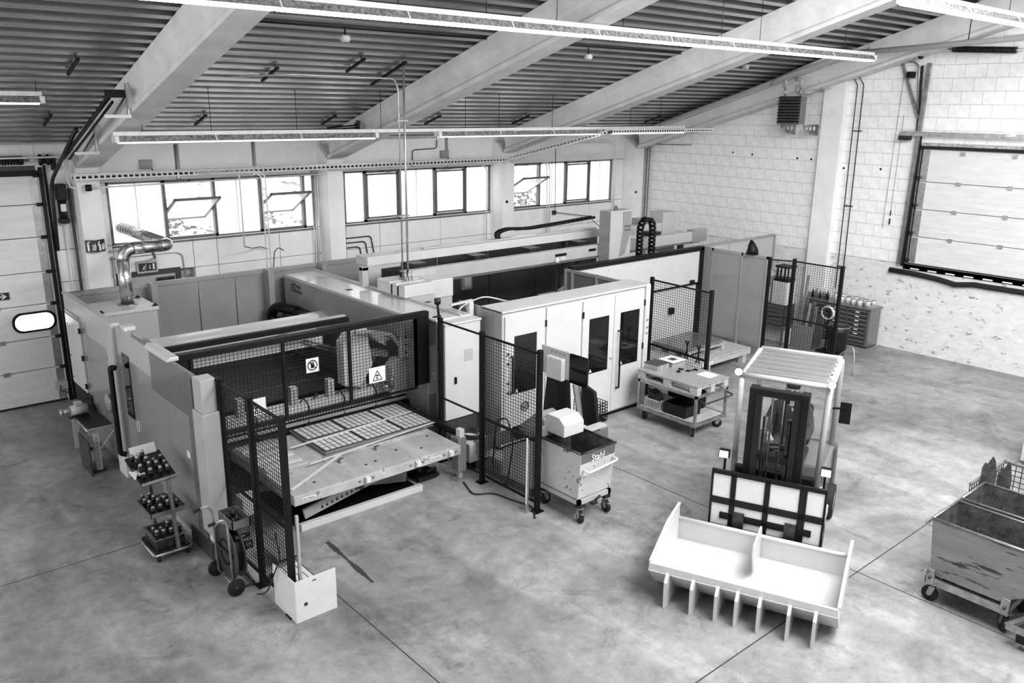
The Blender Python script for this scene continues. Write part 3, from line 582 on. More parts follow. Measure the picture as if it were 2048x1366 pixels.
for k in range(3): B().tube([(8.02+.05*k, 15.33, .5), (8.02+.05*k, 15.33, 3.75)], .010, 6).build('conduit', GALV, t)
t = thing('corner_conduit', 'pair of thin conduits down the far corner and along the beam', 'conduit', (17.7, 15, 1))
for k in range(2): B().tube(rounded([(17.26+.0*k, 13.2, 4.1-.0*k), (17.7, 14.9-.07*k, 4.05), (17.74, 15.0-.09*k, 3.9), (17.74, 15.0-.09*k, 1.0)], .05), .010, 6).build('conduit', DARKM, t)
for cn, x, z in [('trim_column_3', 12.82, 2.83), ('trim_column_4', 17.35, 2.8)]:
    B().lathe([(0, -.03), (.03, -.02), (.035, 0)], (x, 15.0, z), 'y', 12).build('column_knob', BLACK, bpy.data.objects[cn])

# ================================================================ FENCES
def wires(p, q, z0, z1, sx=.05, sz=.045, r=.0024):
    p = Vector((p[0], p[1], 0)); q = Vector((q[0], q[1], 0)); d = q-p; L = d.length; u = d.normalized(); b = B()
    a = Vector((-u.y, u.x, 0))*r; h = Vector((0, 0, r))
    k = max(1, round(L/sx)); m = max(1, round((z1-z0)/sz))
    for i in range(k+1):
        c = p+u*(L*i/k); A = c+Vector((0, 0, z0)); E = c+Vector((0, 0, z1)); e = u*r
        b.add([A-a-e, A-a+e, A+a+e, A+a-e, E-a-e, E-a+e, E+a+e, E+a-e], [(0, 1, 5, 4), (1, 2, 6, 5), (2, 3, 7, 6), (3, 0, 4, 7)])
    for i in range(m+1):
        z = Vector((0, 0, z0+(z1-z0)*i/m))
        b.add([p-a-h+z, p+a-h+z, p+a+h+z, p-a+h+z, q-a-h+z, q+a-h+z, q+a+h+z, q-a+h+z], [(0, 1, 5, 4), (1, 2, 6, 5), (2, 3, 7, 6), (3, 0, 4, 7)])
    return b
def post(t, x, y, h=2.15, w=.06, m=BLACK, name='post', foot=True):
    p = bx(name, m, t, x-w/2, x+w/2, y-w/2, y+w/2, 0.0, h, bev=.004)
    if foot: bx('foot_plate', BLACK, p, x-.07, x+.07, y-.06, y+.06, 0, .012)
    return p
def mesh_panel(t, p, q, z0, z1, mid=(), rail=.025, **k):
    pz = lambda c, z: (c[0], c[1], z)
    wires(p, q, z0, z1, **k).build('wire_mesh', BLACK, t, kind='stuff')
    for z in (z0, z1)+tuple(mid): B().bar(pz(p, z), pz(q, z), rail, rail).build('rail', BLACK, t)
def fence(lb, posts, panels, z0=.12, z1=2.1, mid=(.95,), noh=()):
    t = thing('safety_fence', lb, 'fence', (posts[0][0], posts[0][1], 0))
    for i, (x, y) in enumerate(posts): post(t, x, y, foot=(i not in noh))
    for i, j in panels:
        p, q = Vector(posts[i]), Vector(posts[j]); d = (q-p).normalized()*.045
        mesh_panel(t, p+d, q-d, z0, z1, mid)
    return t
fence('tall black wire mesh fence at the left of the lift table', [(3.24, 8.52), (3.24, 7.76), (3.24, 7.04)], [(0, 1), (1, 2)], noh=(0,))
t = thing('safety_fence', 'black wire mesh fence beside the pale scrap bin', 'fence', (6.66, 9.2, 0))
post(t, 6.66, 9.19); post(t, 6.66, 8.26); post(t, 6.66, 7.14)
mesh_panel(t, (6.66, 8.215), (6.66, 7.185), .12, 2.1, (.95,))
for z in (.12, .98, 2.1): B().bar((6.66, 9.15, z), (6.66, 8.3, z), .022, .022).build('rail', BLACK, t)
B().cyl((6.66, 9.22, 2.15), (6.64, 9.22, 2.34), .018, 10).build('beacon_stem', BLACK, t); B().cyl((6.64, 9.22, 2.34), (6.64, 9.22, 2.42), .045, 14).build('beacon', DARKM, t); B().bar((6.55, 9.2, 2.17), (6.68, 9.2, 2.17), .03, .02).build('beacon_arm', DARKM, t)
t = fence('black wire mesh fence between the white cabinets and the loaded trolley', [(11.27, 9.26), (11.18, 7.94)], [(0, 1)])
for k, (y, z) in enumerate([(8.12, .92), (8.36, .95)]):
    b = B().bar((11.19, y-.02, z-.06), (11.19, y+.0, z+.14), .016, .012).bar((11.19, y+.04, z-.06), (11.19, y+.0, z+.14), .016, .012).bar((11.19, y, z+.14), (11.19, y-.02, z+.26), .02, .012).bar((11.19, y, z+.14), (11.19, y+.035, z+.26), .02, .012)
    tag(b.build('pliers', BLACK, None, loc=(11.19, y, z)), ['black pliers hooked in the mesh fence, right pair', 'black pliers hooked in the mesh fence, left pair'][k], 'tool')
fence('black wire mesh fence in front of the far workbench corner', [(14.72, 9.14), (14.93, 8.72), (14.95, 7.72)], [(0, 1), (1, 2)], noh=(0,))
# big mesh guard above the lift table
t = thing('mesh_guard', 'wide black mesh guard with warning signs over the lift table', 'fence', (3.2, 9.6, 1.0))
for x in (3.34, 4.5, 5.45, 6.52): bx('upright', BLACK, t, x-.02, x+.02, 9.58, 9.62, 1.04 if x > 3.4 else .9, 2.1)
wires((3.36, 9.6), (6.5, 9.6), 1.06, 2.08).build('wire_mesh', BLACK, t, kind='stuff')
bx('top_beam', BLACK, t, 3.1, 6.74, 9.57, 9.66, 2.08, 2.16, bev=.005); bx('bottom_rail', BLACK, t, 3.34, 6.52, 9.585, 9.615, 1.03, 1.06)
bx('end_plate', BLACK, t, 6.50, 6.74, 9.58, 9.62, 1.08, 2.14); bx('end_plate', BLACK, t, 3.1, 3.36, 9.6, 9.66, 1.4, 2.08)
B().tube([(3.12, 9.56, 2.18), (3.12, 9.56, 1.9)], .012, 6).build('bolt_row', DARKM, t)
def sign_plate(x0, x1, z0, z1, y):
    return bx('sign_plate', SIGNW, t, x0, x1, y-.006, y, z0, z1)
y = 9.57
p = sign_plate(4.79, 4.97, 1.62, 1.81, y)
cx, cz = 4.88, 1.715; ys = y-.008
g = B().tube([(cx+.065*math.cos(a*math.pi/12), ys, cz+.065*math.sin(a*math.pi/12)) for a in range(25)], .007, 5, cap=False)
g.bar((cx-.045, ys, cz+.045), (cx+.045, ys, cz-.045), .012, .003, up=(0, 1, 0)).bar((cx-.005, ys, cz-.04), (cx-.005, ys, cz+.01), .035, .003, up=(0, 1, 0))
for k in range(4): g.bar((cx-.02+.012*k, ys, cz), (cx-.022+.013*k, ys, cz+.045), .008, .003, up=(0, 1, 0))
g.bar((cx+.012, ys, cz-.02), (cx+.032, ys, cz+.01), .009, .003, up=(0, 1, 0)); g.build('pictogram', BLACK, p)
for (xa, za) in ((5.72, 1.28), (3.95, 1.21)):
    p = sign_plate(xa, xa+.26, za, za+.22, y); c0 = xa+.13
    g = B(); T = [(c0-.075, za+.03), (c0+.075, za+.03), (c0, za+.17)]
    for i in range(3): g.bar((T[i][0], ys, T[i][1]), (T[(i+1) % 3][0], ys, T[(i+1) % 3][1]), .010, .003, up=(0, 1, 0))
    g.bar((c0-.025, ys, za+.10), (c0+.025, ys, za+.10), .016, .003, up=(0, 1, 0)).bar((c0, ys, za+.09), (c0-.012, ys, za+.065), .01, .003, up=(0, 1, 0)).bar((c0-.012, ys, za+.065), (c0+.02, ys, za+.045), .01, .003, up=(0, 1, 0)).bar((c0-.02, ys, za+.045), (c0-.012, ys, za+.07), .008, .003, up=(0, 1, 0))
    g.build('pictogram', BLACK, p)

# ================================================================ ENCLOSURE PARTITIONS
t = thing('machine_partition', 'pale enclosure wall with a hinged door at the far left', 'partition', (3.06, 11.75, 0))
bx('panel', LGREY, t, 3.04, 3.08, 13.24, 14.0, 0.05, 2.15, bev=.004); bx('panel', GREY, t, 3.04, 3.08, 11.75, 12.9, .05, 1.72, bev=.004); bx('panel', LGREY, t, 3.04, 3.08, 11.75, 12.9, 1.72, 2.15, bev=.004); bx('panel', GREY, t, 3.04, 3.08, 12.9, 13.24, .05, 1.9); bx('panel', LGREY, t, 3.04, 3.08, 12.9, 13.24, 1.9, 2.15)
dr = bx('door', WHITEG, t, 3.015, 3.04, 13.2, 13.95, .75, 1.86, bev=.006)
for z in (.86, 1.3, 1.72): bx('hinge', BLACK, dr, 3.0, 3.02, 13.17, 13.21, z-.04, z+.04)
for z in (1.7, 1.2, .85): B().lathe([(0, -.01), (.012, -.008), (.012, 0)], (3.015, 13.86, z), 'x', 8).build('lock', BLACK, dr)
bx('door_recess', BLACK, t, 3.025, 3.045, 13.0, 13.95, .3, .75); B().bar((3.02, 13.95, 1.9), (3.02, 13.2, 1.9), .012, .02).build('rain_lip', GREYD, t); B().bar((3.0, 11.85, 1.62), (3.04, 11.85, 1.62), .06, .03).build('latch', GALV, t)
bx('top_cap', LGREY, t, 3.02, 3.1, 11.75, 14.0, 2.15, 2.17)
B().ball((3.0, 12.05, .92), .14, 14, (.3, 1, 1)).build('lamp_dome', GREY, t)
t = thing('machine_column', 'pale rounded column in the left enclosure wall', 'column', (3.06, 11.6, 0)); bx('column', LGREY, t, 2.98, 3.12, 11.46, 11.74, 0, 2.19, bev=.025)
B().tube(rounded([(2.97, 11.32, 1.62), (2.90, 11.34, 1.64), (2.90, 11.34, .42), (2.97, 11.32, .40)], .06), .035, 10).build('grab_handle', BLACK, t); bx('base_shoe', PAPER, t, 2.97, 3.12, 11.44, 11.76, 0, .3, bev=.01)
t = thing('machine_partition', 'two-tone grey enclosure wall with a dark slot window, near left', 'partition', (3.06, 10, 0))
PN = lambda y0, y1, z0, z1, m: B().box(3.04, 3.09, y0, y1, z0, z1).build('panel', m, t, bev=.004)
PN(10.15, 11.44, .35, 1.78, GREY); PN(10.15, 11.44, 1.78, 2.15, LGREY); PN(8.98, 10.15, .1, 1.62, GREY)  # tone bands: paint design, with reflections partly put into the colour
B().prism([(8.98, 1.62), (10.15, 1.62), (10.15, 2.15), (8.98, 2.15)], 'x', 3.04, 3.09).build('panel', GREYD, t, bev=.004); PN(8.74, 8.98, .1, 2.15, GREYD)
PN(10.15, 11.44, 0, .35, GREYD)
bx('slot_window', GLASSK, t, 3.03, 3.045, 10.98, 11.26, .98, 1.84); B().tube([(3.03, 10.85+.05*math.cos(a*.524), .93+.07*math.sin(a*.524)) for a in range(13)], .006, 5, cap=False).build('round_mark', SIGNW, t)
B().box(3.03, 3.12, 10.2, 10.75, 2.155, 2.20).build('lid', GREYD, t, bev=.01); B().prism([(3.0, 2.15), (3.14, 2.15), (3.14, 2.2), (3.04, 2.2)], 'y', 9.4, 10.2).build('lid', WHITEG, t, bev=.01); bx('loose_bracket', PAPER, t, 3.06, 3.2, 11.1, 11.26, 2.15, 2.2)
bx('paper_note', PAPER, t, 3.025, 3.035, 9.0, 9.1, 1.1, 1.18); bx('crossbar', GREYD, t, 3.02, 3.04, 8.76, 8.78, 1.2, 2.12)
t = thing('corner_post', 'broad pale angled corner post left of the mesh fence', 'post', (3.1, 8.65, 0))
B().prism([(3.03, 8.5), (3.21, 8.54), (3.21, 8.74), (3.03, 8.74)], 'z', 1.78, 2.15).build('upper_casing', LGREY, t, bev=.006); B().prism([(3.01, 8.46), (3.22, 8.50), (3.22, 8.76), (3.01, 8.76)], 'z', .34, 1.78).build('lower_casing', LGREY, t, bev=.008); bx('base', PAPER, t, 3.06, 3.2, 8.56, 8.72, 0, .34); bx('dark_base', GREYDK, t, 3.02, 3.06, 8.6, 9.2, 0, .2)
t = thing('back_partition', 'long grey sheet partition along the windows behind the machine', 'partition', (3.1, 14, 0))
xs = [3.12, 4.31, 5.1, 5.75, 6.3, 7.35, 8.45]
for a, c2 in zip(xs[:-1], xs[1:]): bx('sheet', GREYP, t, a+.01, c2-.01, 13.98, 14.02, .05, 2.08, bev=.003)
bx('top_rail', GREYP, t, 3.1, 8.5, 13.96, 14.04, 2.08, 2.15)
for x in (4.31, 6.3, 7.35): bx('stiffener', GREYP, t, x-.02, x+.02, 13.72, 14.0, .05, 2.16, bev=.003); bx('stiffener_flange', GREYP, t, x-.05, x+.05, 13.71, 13.73, .05, 2.16)
B().prism([(3.1, 14.0), (3.35, 14.0), (3.1, 13.7)], 'z', 2.1, 2.15).build('corner_gusset', GREYP, t)
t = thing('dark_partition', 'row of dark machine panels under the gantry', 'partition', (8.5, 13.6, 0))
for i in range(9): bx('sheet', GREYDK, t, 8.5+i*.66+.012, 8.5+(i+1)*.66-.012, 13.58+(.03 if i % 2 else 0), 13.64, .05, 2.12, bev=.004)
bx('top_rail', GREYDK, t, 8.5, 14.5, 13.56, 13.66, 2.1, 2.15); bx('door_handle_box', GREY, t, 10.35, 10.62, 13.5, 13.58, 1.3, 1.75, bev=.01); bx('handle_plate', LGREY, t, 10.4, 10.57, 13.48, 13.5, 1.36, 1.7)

# ================================================================ EXTRACTION HOOD AND DUCT
t = thing('extraction_cabinet', 'grey cabinet with screwed pale lid below the tin duct', 'cabinet', (3.6, 13, 0))
bx('casing', LGREY, t, 3.19, 4.0, 12.7, 13.45, 0, 2.0, bev=.006); lid = bx('lid', WHITE, t, 3.17, 4.02, 12.68, 13.47, 2.0, 2.05, bev=.004)
for x in (3.25, 3.6, 3.95):
    for y in (12.74, 13.41): B().lathe([(0, .004), (.012, .002), (.012, 0)], (x, y, 2.05), 'z', 6).build('screw', DARKM, lid)
for x, y in ((3.22, 12.7), (3.95, 13.42), (3.98, 12.72)): B().prism([(x-.05, 2.05), (x+.05, 2.05), (x, 2.1)], 'y', y-.006, y+.006).build('lifting_lug', BLACK, t)
t = thing('exhaust_duct', 'shiny spiral tin exhaust duct rising and leaving through the window', 'duct', (3.7, 13.08, 2.05))
B().lathe([(.14, 0), (.14, .015), (.1, .015)], (3.7, 13.08, 2.05), 'z', 24).build('flange', STEEL, t)
B().tube([(3.7, 13.08, 2.05), (3.7, 13.08, 2.72)], .092, 22).build('vertical_pipe', DUCTM, t)
e1 = [(3.7+.16*(1-math.cos(a*math.pi/16)), 13.08, 2.72+.16*math.sin(a*math.pi/16)) for a in range(9)]
B().tube(e1, .094, 22).build('elbow', DUCTM, t); B().tube([(3.86, 13.08, 2.88), (4.25, 13.08, 2.88)], .092, 22).build('horizontal_pipe', DUCTM, t)
e2 = [(4.25+.15*math.sin(a*math.pi/16), 13.08+.15*(1-math.cos(a*math.pi/16)), 2.88) for a in range(9)]
B().tube(e2, .094, 22).build('elbow', DUCTM, t)
B().tube([(4.4, 13.23, 2.88), (4.4, 15.6, 2.88)], .088, 22).build('spiral_pipe', DUCTM, t)
sp = B(); pts = [(4.4+.09*math.cos(q*.5), 13.3+q*.0105, 2.88+.09*math.sin(q*.5)) for q in range(200)]; sp.tube(pts, .004, 4)
pts = [(3.7+.094*math.cos(q*.5), 13.08+.094*math.sin(q*.5), 2.08+q*.0105) for q in range(62)]; sp.tube(pts, .004, 4); sp.build('spiral_seam', STEEL, t, kind='stuff')
for y in (14.1,): B().lathe([(.1, -.01), (.1, .01)], (4.4, y, 2.88), 'y', 22).build('band', STEEL, t)
B().bar((4.3, 13.6, 2.72), (4.9, 15.38, 2.3), .04, .03).build('stay', DARKM, t)

# ================================================================ PUNCH / SHEAR MACHINE
t = thing('punching_machine', 'long pale-topped sheet metal machine with logo on its grey flank', 'machine', (6.6, 10, 0))
B().box(6.6, 7.18, 9.98, 13.78, 2.02, 2.05).box(6.76, 7.4, 9.42, 9.98, 2.02, 2.05).build('top_plate', WHITEG, t, bev=.006)
B().prism([(13.78, 1.28), (13.78, 2.02), (9.98, 2.02), (9.98, 1.72), (11.3, 1.55), (12.6, 1.28)], 'x', 6.57, 7.2).build('upper_body', GREY, t, bev=.008)
B().box(6.9, 7.2, 10.4, 13.7, 0, 1.3).build('lower_body', GREYD, t, bev=.008); bx('end_casing', GREY, t, 6.755, 7.22, 9.64, 10.4, .0, 2.02, bev=.008); bx('end_band', LGREY, t, 6.757, 7.2, 9.63, 9.645, .88, 1.62)
bx('edge_rail', LGREY, t, 7.16, 7.2, 9.4, 13.8, 2.05, 2.08); bx('dark_slot', BLACK, t, 6.78, 6.88, 11.9, 12.0, 2.05, 2.053); bx('type_plate', LGREY, t, 6.85, 7.0, 13.0, 13.2, 2.05, 2.053)
text('machine_text', 'enius', .075, (6.775, 9.626, 1.17), (1, 0, 0), (0, 0, 1), SIGNW, t); text('machine_text', 'CG 1530', .038, (6.80, 9.626, 1.09), (1, 0, 0), (0, 0, 1), SIGNW, t)
text('logo_text', 'Prima', .11, (6.565, 13.40, 1.885), (0, -1, 0), (0, 0, 1), GREYDK, t); text('logo_text', 'Power', .11, (6.565, 13.40, 1.795), (0, -1, 0), (0, 0, 1), GREYDK, t)
g = B()
for k in range(3): g.box(6.56, 6.57, 13.44, 13.52, 1.80+.05*k, 1.82+.05*k)
g.box(6.56, 6.57, 13.43, 13.44, 1.80, 1.97); g.build('logo_mark', GREYDK, t)
g = B().tube(rounded([(6.45, 13.1, 1.52), (6.3, 13.6, 1.54), (6.25, 13.75, 1.35), (6.3, 13.6, 1.12), (6.35, 12.9, 1.1)], .2), .09, 8).build('cable_chain', BLACK, t)
B().box(6.36, 6.57, 12.2, 13.3, 1.45, 1.56).build('chain_tray', BLACK, t, bev=.006); B().prism([(12.2, 1.42), (12.2, 1.6), (12.45, 1.64), (12.75, 1.56), (12.75, 1.42)], 'x', 6.3, 6.58).build('chain_bracket', LGREY, t, bev=.006); bx('lower_bracket', LGREY, t, 6.2, 6.5, 13.0, 13.4, 1.0, 1.1, bev=.006)
# head with angled white plates
B().prism([(5.72, 1.70), (5.84, 1.84), (6.06, 1.93), (6.12, 1.86), (6.2, 1.3), (5.98, 1.0), (5.72, 1.06)], 'y', 10.25, 10.45).build('head_plate', WHITE, t, bev=.01)
B().bar((5.9, 10.2, 1.86), (6.15, 10.2, 1.82), .05, .05).bar((6.15, 10.2, 1.82), (6.5, 10.2, 1.72), .05, .05).bar((6.5, 10.2, 1.72), (6.66, 10.2, 1.5), .05, .05).bar((6.66, 10.2, 1.5), (6.66, 10.2, 1.3), .05, .05).build('guard_frame', LGREY, t)
B().prism([(6.48, .75), (6.5, 1.2), (6.62, 1.32), (6.82, 1.3), (6.82, .75)], 'y', 10.2, 10.42).build('side_plate', WHITE, t, bev=.01); B().bar((6.15, 10.5, 1.45), (6.6, 10.5, 1.35), .12, .1).build('beam_block', GALV, t); B().bar((5.3, 10.9, 1.72), (6.4, 10.5, 1.3), .03, .03).bar((5.3, 10.95, 1.66), (6.4, 10.55, 1.24), .02, .02).build('guide_bar', GREYD, t)
bx('slotted_plate', WHITE, t, 6.62, 6.78, 10.12, 10.16, 1.35, 1.85); 
for k in range(4): B().lathe([(0, -.006), (.018, -.004), (.018, 0)], (6.7, 10.12, 1.42+.12*k), 'y', 10).build('plate_hole', BLACK, t)
B().cyl((6.3, 10.15, .95), (6.3, 10.15, 1.2), .02, 8).cyl((6.42, 10.1, .92), (6.42, 10.1, 1.12), .03, 8).lathe([(0, 0), (.1, 0), (.1, .03), (.04, .05)], (6.36, 10.2, .95), 'z', 16).build('tool_holder', STEEL, t)
B().tube(rounded([(6.2, 10.2, 1.92), (6.22, 10.2, 2.0), (6.4, 10.2, 1.97), (6.42, 10.2, 1.88)], .04), .02, 8).build('lifting_handle', GREYD, t)
# hopper boxes on top
t = thing('machine_cover', 'pale boxy cover with two dark slots on the machine top', 'cover', (7.3, 11, 2.08)); 
for a, c2 in ((10.72, 10.9), (10.96, 11.08), (11.14, 11.52)): bx('cover_block', WHITEG, t, 7.1, 7.66, a, c2, 2.085, 2.28, bev=.012)
bx('slot_floor', BLACK, t, 7.12, 7.6, 10.80, 11.46, 2.086, 2.24); bx('cover_base', LGREY, t, 7.21, 7.66, 10.72, 11.5, 1.98, 2.085); bx('wing_box', WHITEG, t, 7.66, 8.1, 10.8, 11.5, 1.98, 2.28, bev=.012); bx('wing_skirt', LGREY, t, 7.21, 8.09, 10.82, 11.5, 1.4, 1.98)
for x in (7.34, 7.4, 7.46): B().cyl((x, 11.05, 2.28), (x, 11.05, 2.42), .014, 8).build('hose_fitting', GALV, t)
# shear table interior
t = thing('shear_table', 'large black conveyor table inside the mesh guard', 'table', (4.8, 12, 0)); bx('bed', BLACK, t, 3.45, 6.2, 10.7, 13.3, .1, .92, bev=.01)
for k in range(3): bx('roller_slot', GREYDK, t, 3.6, 6.1, 11.2+k*.7, 11.23+k*.7, .92, .93)
t = thing('gauge_beam', 'pale gauge beam with upright blocks behind the lift table', 'beam', (5.2, 10.4, 0))
bx('beam', WHITE, t, 3.75, 7.0, 10.32, 10.52, .80, .92, bev=.006); bx('lower_rail', LGREY, t, 3.75, 7.0, 10.24, 10.34, .655, .70); bx('roller_rail', BLACK, t, 3.75, 7.0, 10.26, 10.32, .70, .80); bx('lower_beam', GREYDK, t, 3.75, 7.0, 10.2, 10.5, .40, .62)
r0 = B()
for k in range(70): r0.cyl((3.8+k*.045, 10.235, .75), (3.8+k*.045, 10.26, .75), .018, 6)
r0.build('chain', STEEL, t, kind='stuff')
for x in (4.2, 4.98, 5.55, 6.08, 6.62):
    bk = bx('upright_block', LGREY, t, x-.05, x+.05, 10.34, 10.44, .92, 1.18, bev=.005); bx('groove', GREY, bk, x-.012, x+.012, 10.335, 10.341, .9, 1.14)
    B().tube(rounded([(x+.08, 10.4, .9), (x+.14, 10.35, 1.0), (x+.2, 10.3, .85), (x+.12, 10.22, .6)], .06), .010, 6).build('hose', HOSE, t); B().cyl((x+.1, 10.2, .58), (x+.1, 10.26, .58), .04, 10).build('clamp', BLACK, t); bx('clamp_body', BLACK, t, x+.06, x+.14, 10.14, 10.24, .5, .66, bev=.006)
for x in (4.5, 5.3, 5.85): bx('sensor', LGREY, t, x, x+.12, 10.36, 10.44, .88, .94, bev=.006); B().bar((x, 10.4, .94), (x+.06, 10.4, .99), .03, .03).build('sensor_arm', DARKM, t)
t = thing('bridge_rail', 'pale ribbed rail crossing inside the enclosure behind the mesh', 'rail', (4.8, 10.9, 2)); B().box(3.2, 5.6, 10.7, 10.85, 1.98, 2.06).build('upper_rail', LGREY, t); bx('black_cover', BLACK, t, 3.12, 5.75, 10.1, 10.17, 2.05, 2.12); bx('cover_strip', LGREY, t, 3.12, 5.75, 10.19, 10.26, 2.08, 2.13); bx('lower_rail', WHITE, t, 3.3, 5.75, 10.9, 11.1, 1.55, 1.68); bx('upper_strip', WHITE, t, 3.3, 5.2, 10.9, 11.0, 1.8, 1.9); bx('block_end', LGREY, t, 5.1, 5.55, 10.7, 11.0, 1.72, 1.92, bev=.01)
bx('support', GREYDK, t, 3.3, 3.36, 10.9, 11.1, .92, 2.0)


# ================================================================ LIFT TABLE
t = thing('lift_table', 'worn pale scissor lift table carrying cut sheets', 'table', (5.1, 9.3, 0))
TZ = .60
bx('table_plate', TABLE, t, 3.93, 6.36, 8.34, 10.12, TZ-.012, TZ, bev=.004)
ap = bx('front_apron', TABLE, t, 3.93, 6.36, 8.34, 8.40, TZ-.13, TZ-.012, bev=.006); bx('side_apron', TABLE, t, 3.93, 3.99, 8.4, 10.12, TZ-.13, TZ-.012); bx('side_apron', TABLE, t, 6.30, 6.36, 8.4, 10.12, TZ-.13, TZ-.012)
for x in (4.9, 5.65, 6.18): B().prism([(8.335, TZ-.02), (8.28, TZ-.03), (8.28, TZ-.09), (8.335, TZ-.12)], 'x', x-.03, x+.03).build('stop_block', GALVL, ap, bev=.006); [B().lathe([(0, -.012), (.018, -.01), (.018, 0)], (x+dx, 8.34, TZ-.06), 'y', 6).build('bolt', STEEL, ap) for dx in (-.1, .09)]
for x in (4.12, 5.95):
    lp = bx('load_plate', PAPER, ap, x-.09, x+.09, 8.335, 8.341, TZ-.095, TZ-.045); text('load_text', 'MAX 3000 kg', .026, (x-.08, 8.334, TZ-.08), (1, 0, 0), (0, 0, 1), BLACK, ap, .0006)
for x, y in ((4.3, 8.55), (5.05, 8.6), (5.2, 8.62), (5.9, 8.6), (6.2, 8.9), (4.35, 9.9), (5.6, 8.75)): B().lathe([(0, .0015), (.02, .0015), (.02, 0)], (x, y, TZ), 'z', 12).build('bolt_hole', BLACK, t)
g = B()
for x in (4.15, 6.0):
    g.bar((4.22, 8.75, .1), (5.75, 8.75, .46), .05, .13, up=(0, 1, 0)).bar((4.22, 9.8, .1), (5.75, 9.8, .46), .05, .13, up=(0, 1, 0)); break
B().bar((4.22, 8.72, .13), (5.8, 8.72, .44), .13, .04, up=(0, 1, 0)).build('scissor_arm', LGREY, t, bev=.006); B().bar((4.22, 9.75, .13), (5.8, 9.75, .44), .13, .04, up=(0, 1, 0)).build('scissor_arm', LGREY, t, bev=.006)
B().bar((4.22, 8.84, .44), (5.8, 8.84, .13), .13, .04, up=(0, 1, 0)).build('scissor_arm', GREY, t, bev=.006); B().bar((4.22, 9.65, .44), (5.8, 9.65, .13), .13, .04, up=(0, 1, 0)).build('scissor_arm', GREY, t, bev=.006)
B().cyl((5.01, 8.66, .285), (5.01, 9.8, .285), .04, 12).build('pivot_shaft', DARKM, t)
for k in range(8): B().prism([(4.45+k*.07, .15+k*.0137), (4.48+k*.07, .15+k*.0137), (4.465+k*.07, .19+k*.0137)], 'y', 8.692, 8.70).build('safety_tooth', BLACK, t)
bx('base_rail', WHITE, t, 4.1, 5.88, 8.55, 8.62, 0, .09, bev=.006); bx('base_rail', WHITE, t, 4.1, 5.88, 9.85, 9.92, 0, .09, bev=.006); bx('base_plate', BLACK, t, 4.1, 5.88, 8.62, 9.85, 0, .02)
bx('pump_unit', GREYDK, t, 5.55, 5.8, 8.95, 9.4, .03, .22, bev=.02)
t = thing('hydraulic_block', 'small dark hydraulic unit on the floor under the table corner', 'unit', (6.1, 8.9, 0)); bx('base', BPLAST, t, 5.95, 6.3, 8.75, 9.05, .03, .08, bev=.01); B().cyl((6.05, 8.9, .08), (6.05, 8.9, .2), .05, 14).build('motor', DARKM, t); bx('feet', DARKM, t, 5.98, 6.27, 8.78, 9.0, 0, .03); B().cyl((6.12, 8.82, .12), (6.28, 8.82, .12), .03, 10).build('cylinder', DARKM, t)
t = thing('table_stand', 'grey steel stand with a foot at the right table corner', 'stand', (6.5, 8.5, 0)); bx('upright', GREY, t, 6.44, 6.58, 8.5, 8.66, .12, .62, bev=.01); bx('foot_stub', LGREY, t, 6.48, 6.54, 8.54, 8.6, .012, .14); bx('foot_plate', GREY, t, 6.4, 6.58, 8.47, 8.66, 0, .012)
B().bar((6.51, 8.6, .66), (6.51, 10.1, .66), .06, .09).build('edge_rail', BLACK, t); bx('roller_guard', PAPER, t, 6.47, 6.55, 8.5, 8.6, .62, .74, bev=.01)
# cut sheets on the table
def skeleton(lb, cx, cy, z, w, h, nx, ny, rz, m, bar=.020):
    t = thing('cut_sheet', lb, 'sheet', (cx, cy, z), rz, group=None, local=True); b = B()
    for i in range(nx+1):
        x = -w/2+w*i/nx; b.box(x-bar/2, x+bar/2, -h/2, h/2, 0, .012)
    for j in range(ny+1):
        y = -h/2+h*j/ny; b.box(-w/2, w/2, y-bar/2, y+bar/2, .0005, .0125)
    b.build('grid_frame', GREYDK, t)
    for i in range(nx):
        for j in range(ny):
            x = -w/2+w*(i+.5)/nx; y = -h/2+h*(j+.5)/ny; bx('cut_blank', m, t, x-w/nx/2+bar*.45, x+w/nx/2-bar*.45, y-h/ny/2+bar*.45, y+h/ny/2-bar*.45, .004, .015)
    return t
base = thing('sheet_stack', 'flat stack of steel sheets under the perforated ones on the lift table', 'sheet', (5.6, 9.55, TZ)); 
for k in range(4): bx('sheet', SHEET if k % 2 else GREYD, base, 4.78, 6.62, 9.14, 10.16, TZ+.001+k*.012, TZ+.010+k*.012)
bx('runner', GALV, base, 4.7, 6.3, 9.05, 9.09, TZ, TZ+.03)
zt = TZ+.05
names = ['back left', 'back middle', 'back right', 'front left', 'front middle', 'front right']
for k in range(6):
    i, j = k % 3, k//3
    skeleton('perforated steel sheet on the lift table, '+names[k]+' of six', 5.09+i*.61, 9.90-j*.50, zt, .57, .44, 7, 4, .0, SHEETB)
for lb, p, q in [('long loose metal strip across the cut sheets, front one', (4.45, 8.93, zt+.016), (6.55, 9.12, zt+.02)), ('long loose metal strip lying between the two rows of cut sheets', (4.5, 9.55, zt+.016), (6.6, 9.68, zt+.018)), ('narrow metal strip hanging off the left of the cut sheets', (3.98, 8.5, TZ+.012), (4.9, 8.98, TZ+.05))]:
    tag(B().bar(p, q, .045, .004).build('metal_strip', SHEETB, None), lb, 'strip')
for lb, x, y in [('small steel clamp block on the table front, left', 4.85, 8.87), ('small steel clamp block on the table front, middle', 5.42, 8.93)]:
    o = bx('clamp_block', STEEL, None, x-.035, x+.035, y-.04, y+.03, TZ+.0, TZ+.05, bev=.008, loc=(x, y, TZ)); tag(o, lb, 'clamp')
